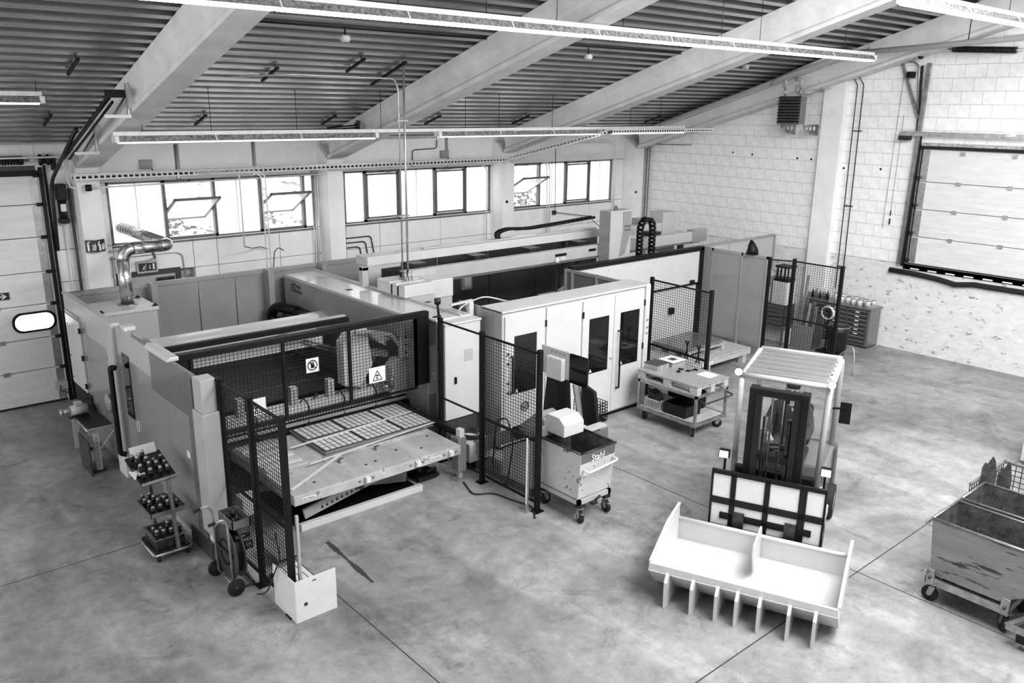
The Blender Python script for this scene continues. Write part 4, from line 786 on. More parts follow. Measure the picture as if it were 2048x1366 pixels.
t = thing('support_tray', 'pale ribbed tray at the left end of the lift table behind the mesh', 'tray', (4.1, 9.6, TZ)); bx('tray', LGREY, t, 3.96, 4.5, 9.1, 10.1, TZ+.001, TZ+.02)
for k in range(4): bx('rib', WHITE, t, 3.98, 4.48, 9.2+k*.22, 9.28+k*.22, TZ+.02, TZ+.035)
# things beneath / left of the table behind the mesh
t = thing('transfer_cart', 'grey framed cart with pale box behind the left mesh fence', 'cart', (3.7, 8.5, 0)); bx('frame', GREY, t, 3.5, 3.9, 7.95, 8.3, .1, .14); bx('box', LGREY, t, 3.42, 3.62, 8.6, 8.8, .4, .62, bev=.01); bx('leg', GREYD, t, 3.5, 3.54, 8.68, 8.72, 0, .4)
t = thing('grate_plate', 'ribbed white grate plate lying on the floor behind the mesh fence', 'plate', (3.5, 7.7, 0)); 
for k in range(5): bx('slat', PAPER, t, 3.38+k*.065, 3.43+k*.065, 7.4, 7.85, .05, .07)
bx('frame', BLACK, t, 3.36, 3.7, 7.4, 7.44, .0, .05); bx('frame', BLACK, t, 3.36, 3.7, 7.8, 7.84, .0, .05)
t = thing('sensor_post', 'slim grey sensor post standing behind the front fence post', 'post', (3.36, 7.08, 0)); bx('post', LGREY, t, 3.34, 3.37, 7.08, 7.11, 0, 1.05); bx('foot', STEEL, t, 3.3, 3.4, 7.05, 7.15, 0, .01)
tag(B().tube(rounded([(3.1, 7.6, .02), (3.12, 7.4, .12), (3.16, 7.2, .5), (3.18, 7.15, .62), (3.3, 7.5, .7)], .15), .008, 6).build('loose_cable', HOSE, None), 'thin black cable looping in front of the mesh fence corner', 'cable')
t = thing('corner_guard', 'pale steel corner guard standing on the floor at the fence end', 'guard', (3.2, 6.9, 0))
bx('front_plate', PAPER, t, 3.19, 3.64, 6.88, 6.89, 0, .46, bev=.002); bx('side_plate', PAPER, t, 3.185, 3.195, 6.88, 7.36, 0, .46, bev=.002); bx('lug', DARKM, t, 3.28, 3.31, 6.87, 6.88, .17, .2); bx('slot', DARKM, t, 3.38, 3.42, 6.876, 6.88, .41, .42)

# ================================================================ WHITE CABINET ROW
t = thing('control_cabinets', 'long row of tall white machine doors with dark windows', 'cabinet', (9.2, 9, 0))
bx('carcass', WHITE, t, 7.55, 10.75, 8.93, 9.35, .06, 2.13, bev=.004); bx('plinth', BLACK, t, 7.57, 10.73, 8.95, 9.33, 0, .06); bx('top_cap', WHITE, t, 7.53, 10.77, 8.88, 9.36, 2.13, 2.16); bx('side_sheet', GREY, t, 7.53, 7.55, 8.9, 9.9, .06, 2.15, bev=.004)
def cdoor(x0, x1, win=None, name='door', z1=2.06):
    d = bx(name, WHITEG, t, x0+.006, x1-.006, 8.9, 8.93, .09, z1, bev=.006)
    if win: bx('window', GLASSK, d, win[0], win[1], 8.894, 8.90, win[2], win[3]); B().prism([(win[0]+.02, win[2]+.02), (win[0]+.08, win[2]+.02), (win[0]+.05, win[2]+.075)], 'y', 8.889, 8.894).build('warning_mark', SIGNW, d)
    return d
cdoor(7.6, 8.4, (7.78, 8.22, .86, 1.75)); cdoor(8.42, 9.18, name='fixed_panel', z1=2.09); dl = cdoor(9.2, 9.93, (9.35, 9.8, .85, 1.76)); dr = cdoor(9.93, 10.66, (10.08, 10.54, .85, 1.76)); bx('end_panel', WHITE, t, 10.67, 10.78, 8.88, 8.93, .06, 2.13)
B().tube(rounded([(10.04, 8.9, 1.46), (10.02, 8.82, 1.48), (10.02, 8.82, .5), (10.04, 8.9, .48)], .03), .016, 8).build('long_handle', BLACK, dr)
for x, z in ((8.4, 1.85), (9.2, 1.85), (10.66, 1.85), (10.66, 1.1), (9.2, .4)): bx('hinge', BLACK, t, x-.012, x+.012, 8.88, 8.9, z-.05, z+.05)
B().lathe([(0, -.02), (.02, -.018), (.02, 0)], (9.87, 8.9, 1.03), 'y', 12).build('door_lock', GALV, dl)
for z in (1.55, 1.42, 1.32): B().lathe([(0, -.02), (.022, -.018), (.022, 0)], (10.725, 8.88, z), 'y', 12).build('button', GALV, t)
B().tube([(8.0+.07*math.cos(a*.524), 8.893, .62+.07*math.sin(a*.524)) for a in range(13)], .007, 5, cap=False).build('round_mark', BLACK, t); B().lathe([(0, -.004), (.045, -.003), (.045, 0)], (8.0, 8.9, .62), 'y', 16).build('round_label', GREY, t)
B().tube(rounded([(7.72, 8.9, 1.45), (7.7, 8.84, 1.47), (7.7, 8.84, .9), (7.72, 8.9, .88)], .03), .014, 8).build('handle', BLACK, t)
for z in (1.5, 1.35, 1.05, .9): B().lathe([(0, -.015), (.02, -.013), (.02, 0)], (7.66, 8.9, z), 'y', 10).build('button', DARKM, t)
t = thing('tall_cabinet', 'plain white electrical cabinet with a small black lock behind the rails', 'cabinet', (7.0, 9.5, .55)); bx('body', WHITE, t, 6.76, 7.40, 9.22, 9.40, .58, 2.0, bev=.006); bx('lid', WHITE, t, 6.75, 7.41, 9.2, 9.41, 2.0, 2.03, bev=.004); bx('back_side', GREYD, t, 6.73, 6.76, 9.24, 9.40, .58, 2.0); bx('lock_handle', BLACK, t, 6.92, 6.95, 9.19, 9.22, 1.12, 1.22, bev=.004); bx('faded_label', LGREY, t, 7.1, 7.26, 9.216, 9.22, 1.42, 1.6); bx('base', GREYDK, t, 6.8, 7.36, 9.26, 9.38, .0, .58)
t = thing('cable_box', 'low white box with coiled black hoses below the tall white cabinet', 'box', (7, 9, 0)); bx('body', WHITE, t, 6.75, 7.15, 8.65, 9.1, .12, .40, bev=.008); bx('skid', BLACK, t, 6.78, 7.12, 8.68, 9.06, 0, .12)
for k in range(4): B().tube([(6.95+(.13+.012*k)*math.cos(a*.5), 8.88+(.16+.01*k)*math.sin(a*.5), .42+.02*k) for a in range(13)], .014, 6).build('hose_coil', HOSE, t)
t = thing('arched_hose', 'pale hose arching over the corner of the tall white cabinet', 'hose', (7.4, 9.6, 2.03)); B().tube(rounded([(7.2, 9.5, 2.04), (7.24, 9.5, 2.14), (7.42, 9.52, 2.2), (7.7, 9.5, 2.26), (8.0, 9.3, 2.17)], .12), .014, 7).build('hose', GALV, t); bx('stand', WHITE, t, 7.42, 7.5, 9.5, 9.58, 1.2, 2.2, bev=.005); B().bar((7.1, 9.54, 2.2), (7.5, 9.54, 2.22), .05, .025).build('arm', WHITE, t)
# inner partitions
t = thing('inner_partition', 'grey framed partition running back from the white cabinets', 'partition', (10.6, 9.8, 0))
for a, c2 in ((9.36, 9.92), (9.98, 10.52)): bx('sheet', GREYD, t, 10.60, 10.63, a, c2, .1, 2.1)
for y in (9.34, 9.95, 10.55, 10.72): bx('post', GREY, t, 10.57, 10.64, y-.025, y+.025, 0, 2.15, bev=.004)
bx('sheet', GREYD, t, 10.6, 10.63, 10.58, 10.69, .1, 2.1); bx('top_rail', GREY, t, 10.58, 10.64, 8.95, 10.75, 2.1, 2.15)
t = thing('sliding_wall', 'white double-panel wall with black frame behind the cabinets', 'partition', (12.5, 10.7, 0)); bx('upper_panel', WHITEG, t, 10.78, 14.5, 10.68, 10.71, 1.42, 2.09, bev=.004); bx('lower_panel', WHITE, t, 10.78, 14.5, 10.72, 10.75, .1, 1.40, bev=.004)
bx('top_track', BLACK, t, 10.7, 14.6, 10.64, 10.78, 2.1, 2.18, bev=.004); bx('middle_rail', BLACK, t, 10.78, 14.5, 10.66, 10.7, 1.39, 1.42); bx('end_post', BLACK, t, 14.5, 14.6, 10.64, 10.76, 0, 2.16); bx('roller_stop', BLACK, t, 14.2, 14.3, 10.6, 10.66, 1.42, 1.5, bev=.01)
for x in (11.7, 13.0):
    for z in (1.6, 1.8, 2.0): B().lathe([(0, -.004), (.012, -.003), (.012, 0)], (x, 10.68, z), 'y', 8).build('rivet', STEEL, t)
t = thing('tall_partition', 'tall mid-grey double sheet partition beside the wooden platform', 'partition', (14.7, 10, 0))
for a, c2 in ((9.78, 10.48), (9.2, 9.74)): bx('sheet', GREY, t, 14.70, 14.73, a, c2, .3, 2.1, bev=.003)
bx('sheet', GREYP, t, 14.69, 14.73, 10.5, 10.74, .0, 2.15)
for y in (9.18, 9.76, 10.49): bx('frame_post', GREYP, t, 14.68, 14.74, y-.02, y+.02, 0, 2.15)
bx('top_rail', GREYP, t, 14.68, 14.74, 9.16, 10.76, 2.1, 2.15)
t = thing('wing_partition', 'light sheet partition reaching to the block wall at the far corner', 'partition', (16, 10.8, 0)); 
for a, c2 in ((14.78, 15.7), (15.72, 16.6), (16.62, 17.5)): bx('sheet', LGREY, t, a, c2-.005, 10.8, 10.83, .1, 2.12, bev=.003)
bx('top_rail', GREYP, t, 14.76, 17.5, 10.78, 10.85, 2.12, 2.16); bx('post', GREYP, t, 17.46, 17.52, 10.78, 10.85, 0, 2.14)
bx('post', GREYP, t, 14.77, 14.8, 10.78, 10.85, 0, 2.14)
t = thing('folded_umbrella', 'small black pointed cover standing on top of the tall grey partition', 'cover', (14.71, 9.55, 2.15)); B().tube([(14.71, 9.55, 2.152), (14.71, 9.55, 2.25), (14.71, 9.58, 2.36), (14.71, 9.6, 2.44)], .1, 8, rs=[.13, .11, .07, .012]).build('canopy', BLACK, t); bx('base', BLACK, t, 14.68, 14.74, 9.45, 9.68, 2.15, 2.17)

# ================================================================ GANTRY
t = thing('gantry_loader', 'long pale double-beam gantry with a tall carriage over the enclosure', 'gantry', (7.06, 11.85, 2.06))
bx('leg', LGREY, t, 7.0, 7.12, 11.8, 11.92, 2.09, 2.42, bev=.006); bx('leg_arm', LGREY, t, 7.0, 7.75, 11.8, 11.9, 2.36, 2.43, bev=.006)
bx('upper_beam', WHITE, t, 7.09, 12.6, 11.78, 12.15, 2.43, 2.58, bev=.012); bx('beam_cover', LGREY, t, 8.3, 12.6, 11.9, 12.0, 2.58, 2.60)
bx('lower_beam', LGREY, t, 7.47, 15.45, 11.28, 11.42, 2.16, 2.38, bev=.012); bx('beam_mouth', BLACK, t, 7.455, 7.47, 11.30, 11.40, 2.18, 2.36); bx('beam_top_rail', WHITE, t, 7.6, 15.2, 11.45, 11.56, 2.30, 2.34); bx('under_rail', GREYD, t, 7.47, 15.3, 11.3, 11.4, 2.12, 2.16)
for x in (7.8, 9.1, 10.4, 11.7, 13.9): bx('beam_spacer', DARKM, t, x, x+.28, 11.5, 11.8, 2.33, 2.43)
bx('end_cap', GREY, t, 15.0, 15.5, 11.26, 11.44, 2.14, 2.41, bev=.01); bx('rear_beam', LGREY, t, 13.1, 14.9, 11.78, 12.1, 2.36, 2.56, bev=.012); bx('rear_support', LGREY, t, 14.55, 15.0, 11.75, 12.15, 1.9, 2.78, bev=.02); bx('rear_bracket', GREY, t, 13.9, 14.2, 11.85, 12.1, 2.56, 2.68, bev=.02)
bx('label_plate', BLACK, t, 10.85, 11.15, 11.275, 11.28, 2.26, 2.31); bx('label_plate', BLACK, t, 11.75, 11.95, 11.275, 11.28, 2.27, 2.32); bx('small_plate', PAPER, t, 11.0, 11.12, 11.275, 11.28, 2.2, 2.23)
bx('support_column', GREYDK, t, 14.9, 15.0, 11.5, 11.6, 0, 2.16); bx('support_column', GREYDK, t, 12.0, 12.12, 12.3, 12.42, 0, 2.43)
ca = bx('carriage', LGREY, t, 12.02, 12.62, 10.98, 11.26, 1.9, 3.06, bev=.012); bx('carriage_side', GREY, ca, 12.005, 12.02, 10.98, 11.26, 1.9, 3.05); bx('carriage_base', DARKM, ca, 12.1, 12.5, 11.0, 11.26, 1.75, 1.9)
B().tube([(12.27, 11.12, 3.06), (12.27, 11.12, 3.1), (12.3, 11.12, 3.13), (12.34, 11.12, 3.1), (12.34, 11.12, 3.06)], .012, 6).build('lifting_eye', DARKM, ca)
B().prism([(12.3, 2.15), (12.38, 2.7), (12.36, 3.03), (12.6, 3.03), (12.6, 2.6), (12.45, 2.2)], 'y', 10.972, 10.98).build('trim_panel', GREY, ca)
text('logo_text', 'Prima', .07, (12.42, 10.97, 2.72), (1, 0, 0), (0, 0, 1), GREYDK, ca); text('logo_text', 'Power', .07, (12.42, 10.97, 2.65), (1, 0, 0), (0, 0, 1), GREYDK, ca)
def chain(pts, w, h, name='link'):
    pts = [Vector(p) for p in pts]; L = 0; seg = .075; acc = 0; out = [pts[0]]
    for a, c2 in zip(pts[:-1], pts[1:]):
        d = (c2-a).length; k = max(1, int(d/.02))
        for i in range(k):
            q = a+(c2-a)*(i+1)/k; acc += d/k
            if acc >= seg: out.append(q); acc = 0
    b = B()
    for a, c2 in zip(out[:-1], out[1:]):
        m = a+(c2-a)*.86
        for s in (-1, 1):
            o = Vector((0, s*w/2, 0)); b.bar(a+o, m+o, .014, h, up=(0, 1, 0)) if False else b.bar(a+o, m+o, h, .014, up=(0, 1, 0))
        b.bar(a-Vector((0, w/2, 0)), a+Vector((0, w/2, 0)), .03, h*.8)
    return b
tt = thing('cable_chain', 'black looped energy chain standing behind the gantry carriage', 'cable chain', (13.2, 11.15, 2.0))
lp = [(12.92, 11.0, 1.9), (12.92, 11.0, 2.65)]+[(13.11-.19*math.cos(a*math.pi/12), 11.0, 2.65+.19*math.sin(a*math.pi/12)) for a in range(1, 12)]+[(13.3, 11.0, 2.65), (13.3, 11.0, 1.9)]
chain(lp, .12, .07).build('links', BLACK, tt, kind='stuff')
tt = thing('cable_chain', 'long black energy chain draped along the top of the gantry beam', 'cable chain', (10.1, 12.0, 2.6))
lp = rounded([(10.05, 12.0, 2.60), (10.0, 12.0, 2.7), (10.25, 12.0, 2.76), (10.8, 12.0, 2.72), (11.6, 11.8, 2.80), (12.05, 11.4, 2.92)], .15)
chain(lp, .1, .05).build('links', BLACK, tt, kind='stuff')
# stacked stock rack inside
t = thing('stock_arm', 'pale loading arm resting inside the dark enclosure', 'arm', (11, 11.8, 1.2)); bx('arm', LGREY, t, 10.9, 12.1, 11.6, 11.8, 1.35, 1.45, bev=.01); bx('lower_arm', LGREY, t, 11.3, 12.1, 11.3, 11.5, 1.25, 1.35, bev=.01); B().prism([(11.4, 1.46), (12.1, 1.46), (12.1, 1.62), (11.7, 1.58)], 'y', 11.6, 11.78).build('gripper', GALVL, t); bx('stand', BLACK, t, 11.4, 11.5, 11.6, 11.8, 0, 1.35)
bx('base_beam', GREYDK, t, 10.8, 12.2, 11.3, 11.9, 0, .1)
t = thing('warning_beacon', 'small white beacon on a thin post by the inner partition', 'beacon', (10.6, 10.9, 2.15)); B().cyl((10.58, 10.95, 0), (10.58, 10.95, 2.22), .014, 8).build('post', BLACK, t); B().ball((10.58, 10.95, 2.27), .05, 10, (1, 1, 1.1)).build('lamp', WHITE, t)

# ================================================================ CONTROL CONSOLE AND SCRAP CONVEYOR
t = thing('control_console', 'pale swing-arm control console with a dark screen before the white doors', 'console', (7.95, 8, 0))
bx('back_panel', LGREY, t, 7.88, 7.92, 7.85, 8.42, 1.32, 1.72, bev=.008); bx('terminal_box', WHITE, t, 7.80, 7.88, 7.92, 8.24, 1.30, 1.62, bev=.015); bx('side_screen', GLASSK, t, 7.87, 7.90, 7.5, 7.84, 1.30, 1.72, bev=.004)
for y in (8.2, 8.12, 8.04, 7.96): bx('vent', GREY, t, 7.876, 7.88, y-.025, y+.025, 1.655, 1.685)
bx('stem', BLACK, t, 7.92, 7.98, 7.95, 8.1, .7, 1.4); B().prism([(8.5, .62), (7.95, .62), (8.0, 1.25), (8.42, 1.3)], 'x', 8.0, 8.06).build('black_shield', BPLAST, t, bev=.01); B().bar((8.02, 7.85, 1.25), (8.02, 7.7, .68), .03, .12, up=(1, 0, 0)).build('bracket', GREY, t)
B().prism([(7.72, .66), (7.42, .66), (7.52, 1.2), (7.78, 1.28)], 'x', 8.04, 8.1).build('black_shield', BPLAST, t, bev=.01); bx('base', GREYD, t, 7.95, 8.35, 7.5, 8.4, 0, .62, bev=.01)
t = thing('small_bench', 'low pale bench with tools and a keyboard beside the console', 'bench', (7.7, 7.5, 0)); bx('top', LGREY, t, 7.35, 7.75, 7.35, 7.75, .78, .84, bev=.008); bx('drawer_box', WHITE, t, 7.4, 7.7, 7.4, 7.7, .3, .78, bev=.008); bx('white_bin', PAPER, t, 7.62, 7.78, 7.2, 7.34, .45, .75, bev=.008); bx('shelf', LGREY, t, 7.6, 8.0, 7.22, 7.34, .80, .84, bev=.004)
bx('leg', GREYD, t, 7.45, 7.65, 7.45, 7.65, 0, .3)
o = bx('keyboard', DARKM, None, 7.42, 7.62, 7.45, 7.56, .842, .865, bev=.005, loc=(7.5, 7.5, .84)); tag(o, 'dark keyboard on the low pale bench', 'keyboard')
t = thing('wire_basket', 'black wire basket between the console and the white doors', 'basket', (8.5, 8.2, 0)); bx('base', BLACK, t, 8.45, 8.75, 7.9, 8.3, .5, .52); wires((8.45, 7.9), (8.75, 7.9), .52, .8, r=.004).build('side', BLACK, t, kind='stuff'); wires((8.45, 8.3), (8.45, 7.9), .52, .8, r=.004).build('side', BLACK, t, kind='stuff'); wires((8.75, 8.3), (8.75, 7.9), .52, .8, r=.004).build('side', BLACK, t, kind='stuff'); bx('stand', GREYD, t, 8.5, 8.7, 7.95, 8.25, 0, .5)
t = thing('scrap_conveyor', 'inclined grey scrap conveyor behind the mesh beside the bin', 'conveyor', (7.2, 8.2, 0))
B().prism([(8.78, .18), (8.7, .42), (7.6, 1.02), (7.28, 1.06), (7.28, .92), (7.55, .84)], 'x', 6.86, 7.2).build('trough', GREY, t, bev=.008); B().prism([(8.1, .1), (8.1, .5), (7.5, .8), (7.5, .1)], 'x', 6.9, 7.16).build('stand', LGREY, t, bev=.008); B().cyl((6.8, 7.72, .86), (7.0, 7.72, .86), .09, 14).build('drive_motor', DARKM, t); B().prism([(7.75, .95), (7.45, 1.2), (7.3, 1.15), (7.28, .95)], 'x', 6.9, 7.2).build('head_cover', GALV, t, bev=.008)
B().prism([(6.98, .98), (6.98, 1.14), (7.08, 1.22), (7.3, 1.22), (7.32, .98)], 'x', 6.95, 7.3).build('discharge_hood', WHITE, t, bev=.008); bx('foot', GREYD, t, 6.88, 7.18, 7.5, 8.8, 0, .1)
tag(B().tube(rounded([(6.76, 8.15, .3), (6.74, 8.05, .95), (6.76, 7.85, 1.05), (6.78, 7.75, .7), (6.76, 7.85, .08), (6.8, 8.0, .03)], .12), .012, 6).build('hose', HOSE, None), 'black hose looping behind the mesh fence beside the scrap conveyor', 'hose')
t = thing('door_stop_post', 'short galvanised stop post at the foot of the fence', 'post', (6.56, 7.2, 0)); bx('profile', GALV, t, 6.56, 6.59, 7.22, 7.25, .01, .92, bev=.003); bx('inner_profile', GALVL, t, 6.55, 6.565, 7.225, 7.245, .1, 1.0); bx('foot_plate', GALV, t, 6.5, 6.66, 7.18, 7.30, 0, .01)
tag(B().tube(rounded([(6.45, 8.4, .012), (6.3, 8.0, .012), (6.55, 7.9, .012), (6.62, 7.5, .012), (6.7, 7.25, .012), (6.5, 7.0, .012)], .3), .011, 6).build('floor_cable', HOSE, None), 'black cable snaking on the floor between table foot and fence', 'cable')

# ================================================================ TROLLEYS, BINS
def caster(t, x, y, z, r=.075, rot=0.0, fork=GALV, brake=True):
    """swivel castor, wheel on the floor, plate at height z"""
    R = Matrix.Rotation(rot, 3, 'Z'); c = Vector((x, y, 0))
    def T(p): return tuple(c+R @ Vector(p))
    b = B(); k = len(b.v)
    b.box(-.045, .045, -.04, .04, z-.012, z).cyl((0, 0, z-.04), (0, 0, z-.012), .03, 10)
    for s_ in (-1, 1): b.prism([(-.03, z-.04), (.03, z-.04), (.055, r), (.03, r-.02), (-.0, r)], 'y', s_*.032-.003, s_*.032+.003)
    if brake: b.box(.03, .09, -.02, .02, z-.07, z-.06)
    b.v = [T(v) for v in b.v]; f = b.build('caster', fork, t)
    w = B().lathe([(0, -.022), (r*.45, -.024), (r*.5, -.018), (r*.93, -.02), (r, -.012), (r, .012), (r*.93, .02), (r*.5, .018), (r*.45, .024), (0, .022)], (.025, 0, r), 'y', 18); w.v = [T(v) for v in w.v]
    w.build('wheel', RUBBER, f); return f
def euro_pallet(lb, x0, y0, z, w=.8, l=1.2, m=WOOD):
    t = thing('wooden_pallet', lb, 'pallet', (x0+w/2, y0+l/2, z))
    for i in range(3):
        xx = x0+i*(w-.1)/2; bx('skid', m, t, xx, xx+.1, y0, y0+l, z, z+.02)
        for j in range(3): yy = y0+j*(l-.145)/2; bx('block', m, t, xx, xx+.1, yy, yy+.145, z+.02, z+.1)
    for j in range(3): yy = y0+j*(l-.145)/2; bx('stringer', m, t, x0, x0+w, yy, yy+.145, z+.1, z+.12)
    for i in range(5): xx = x0+i*(w-.13)/4; bx('board', m, t, xx, xx+.13, y0, y0+l, z+.12, z+.14)
    return t
t = thing('steel_trolley', 'two-deck steel trolley with a loaded pallet on top', 'trolley', (10.6, 7.95, 0))
TX0, TX1, TY0, TY1 = 10.18, 11.0, 7.36, 8.54
for x in (TX0+.02, TX1-.02):
    for y in (TY0+.02, TY1-.02): bx('leg', STEEL, t, x-.02, x+.02, y-.02, y+.02, .24, .69, bev=.003)
fr = B().box(TX0, TX1, TY0, TY0+.04, .66, .70).box(TX0, TX1, TY1-.04, TY1, .66, .70).box(TX0, TX0+.04, TY0, TY1, .66, .70).box(TX1-.04, TX1, TY0, TY1, .66, .70).build('top_frame', STEEL, t)
bx('lower_deck', WOOD, t, TX0, TX1, TY0, TY1, .215, .24); B().box(TX0, TX1, TY0-.004, TY0+.03, .19, .245).box(TX0, TX1, TY1-.03, TY1+.004, .19, .245).box(TX0-.004, TX0+.03, TY0, TY1, .19, .245).box(TX1-.03, TX1+.004, TY0, TY1, .19, .245).build('deck_frame', STEEL, t)
B().tube(rounded([(TX0+.08, TY0+.02, .62), (TX0+.08, TY0-.12, .60), (TX1-.02, TY0-.12, .60), (TX1-.02, TY0+.02, .62)], .05), .013, 8).build('push_handle', DARKM, t)
for x, y, r in ((TX0+.08, TY0+.08, .6), (TX1-.08, TY0+.08, 2.2), (TX0+.08, TY1-.1, 0.2), (TX1-.08, TY1-.1, 0)): caster(t, x, y, .19, .08, r)
euro_pallet('wooden pallet lying on top of the two-deck trolley', 10.2, 7.37, .70)
o = bx('steel_sheet', SHEET, None, 10.19, 11.02, 7.36, 8.58, .842, .858, bev=.002, loc=(10.6, 8, .842)); tag(o, 'smooth grey sheet lying on the trolley pallet', 'sheet')
t = thing('block_stack', 'flat grey stack of blocks at the back left of the trolley pallet', 'block', (10.4, 8.4, .86))
for k in range(4): bx('block', SHEET if k % 2 else GALV, t, 10.33+k*.075, 10.40+k*.075, 8.28, 8.56, .859, .94, bev=.003)
bx('cover', GREYDK, t, 10.33, 10.6, 8.28, 8.57, .941, .95)
t = thing('block_stack', 'stack of cut blocks with white sheet at the back right of the pallet', 'block', (10.8, 8.4, .86))
for k in range(4): bx('block', SHEET, t, 10.68+k*.085, 10.76+k*.085, 8.25, 8.55, .859, .95, bev=.003)
bx('cover_sheet', PAPER, t, 10.64, 10.98, 8.2, 8.52, .951, .956); bx('dark_print', GREYDK, t, 10.75, 10.88, 8.3, 8.42, .956, .958)
o = bx('paper', PAPER, None, 10.7, 10.95, 7.52, 7.78, .859, .861, loc=(10.8, 7.7, .859)); tag(o, 'white paper sheet on the front right of the trolley pallet', 'paper')
for lb, x, y, a in [('dark clamp lying in the middle of the grey trolley sheet', 10.62, 8.06, .4), ('dark hammer lying beside the clamp on the trolley sheet', 10.78, 7.95, -.3)]:
    d = Vector((math.cos(a), math.sin(a), 0)); c = Vector((x, y, .868)); b = B().bar(c-d*.1, c+d*.1, .015, .015).bar(c+d*.1-Vector((-d.y, d.x, 0))*.04, c+d*.1+Vector((-d.y, d.x, 0))*.04, .025, .022)
    if 'clamp' in lb: b.bar(c-d*.05-Vector((-d.y, d.x, 0))*.03, c-d*.05+Vector((-d.y, d.x, 0))*.03, .03, .02)
    tag(b.build('hand_tool', BLACK, None, loc=tuple(c)), lb, 'tool')
def crate(lb, x0, x1, y0, y1, z0, z1, m, slats):
    t = thing('crate', lb, 'crate', ((x0+x1)/2, (y0+y1)/2, z0)); bx('bottom', m, t, x0+.01, x1-.01, y0+.01, y1-.01, z0, z0+.01)
    B().box(x0, x1, y0, y0+.012, z1-.025, z1).box(x0, x1, y1-.012, y1, z1-.025, z1).box(x0, x0+.012, y0, y1, z1-.025, z1).box(x1-.012, x1, y0, y1, z1-.025, z1).build('rim', m, t)
    g = B(); k = int((x1-x0)/.03); q = int((y1-y0)/.03); w = .012 if slats else .024
    for i in range(k+1):
        x = x0+(x1-x0-w)*i/k; g.box(x, x+w, y0+.002, y0+.008, z0, z1-.02).box(x, x+w, y1-.008, y1-.002, z0, z1-.02)
    for i in range(q+1):
        y = y0+(y1-y0-w)*i/q; g.box(x0+.002, x0+.008, y, y+w, z0, z1-.02).box(x1-.008, x1-.002, y, y+w, z0, z1-.02)
    g.build('side_slats', m, t, kind='stuff'); return t
crate('pale slatted crate at the back of the trolley lower deck', 10.24, 10.6, 8.12, 8.44, .241, .40, LGREY, True)
crate('black crate in the middle of the lower deck, under another', 10.26, 10.66, 7.62, 8.06, .241, .33, BPLAST, False)
crate('black crate in the middle of the lower deck, topmost', 10.26, 10.66, 7.62, 8.06, .331, .42, BPLAST, False)
crate('black crate standing behind the stacked crates on the lower deck', 10.68, 10.95, 7.75, 8.3, .241, .45, BPLAST, False)
o = B().prism([(8.18, .26), (8.4, .26), (8.42, .5), (8.3, .46)], 'x', 10.3, 10.5).build('metal_offcut', DARKM, None, loc=(10.4, 8.3, .26)); tag(o, 'dark bent offcuts sticking out of the pale crate', 'offcut')
# wooden platform + sheets
t = thing('wooden_platform', 'large low wooden platform of planks beside the tall partition', 'platform', (13, 9.9, 0))
for k in range(9): bx('plank', WOOD, t, 11.75, 14.5, 9.26+k*.148, 9.40+k*.148, .27, .30, bev=.003)
bx('front_beam', WOOD, t, 11.75, 14.5, 9.25, 9.33, .17, .27); bx('rear_beam', WOOD, t, 11.75, 14.5, 10.5, 10.58, .17, .27)
for x in (11.9, 13.1, 14.3):
    for y in (9.3, 10.5): bx('foot', WOOD, t, x-.06, x+.06, y-.05, y+.05, 0, .17)
for k in range(4): bx('stencil_mark', PAPER, t, 12.9+k*.09, 12.96+k*.09, 9.245, 9.25, .19, .25)
euro_pallet('light wooden pallet on the low platform under grey sheets', 12.75, 9.5, .301, 1.2, .8)
t = thing('sheet_stack', 'stack of dark grey sheets lying on the platform pallet', 'sheet', (13.3, 9.9, .44))
for k in range(5): bx('sheet', GREY if k % 2 else GREYD, t, 12.7, 13.95, 9.55, 10.35, .442+k*.012, .452+k*.012)
t = thing('wall_socket', 'small dark socket box with pale plugs on the white wall', 'socket', (12, 10.7, .9)); bx('box', BLACK, t, 13.6, 13.72, 10.63, 10.71, .85, .98, bev=.006); bx('plug', LGREY, t, 12.5, 12.56, 10.66, 10.71, .8, .95, bev=.006); bx('plug', LGREY, t, 12.7, 12.76, 10.66, 10.71, .8, .95, bev=.006)

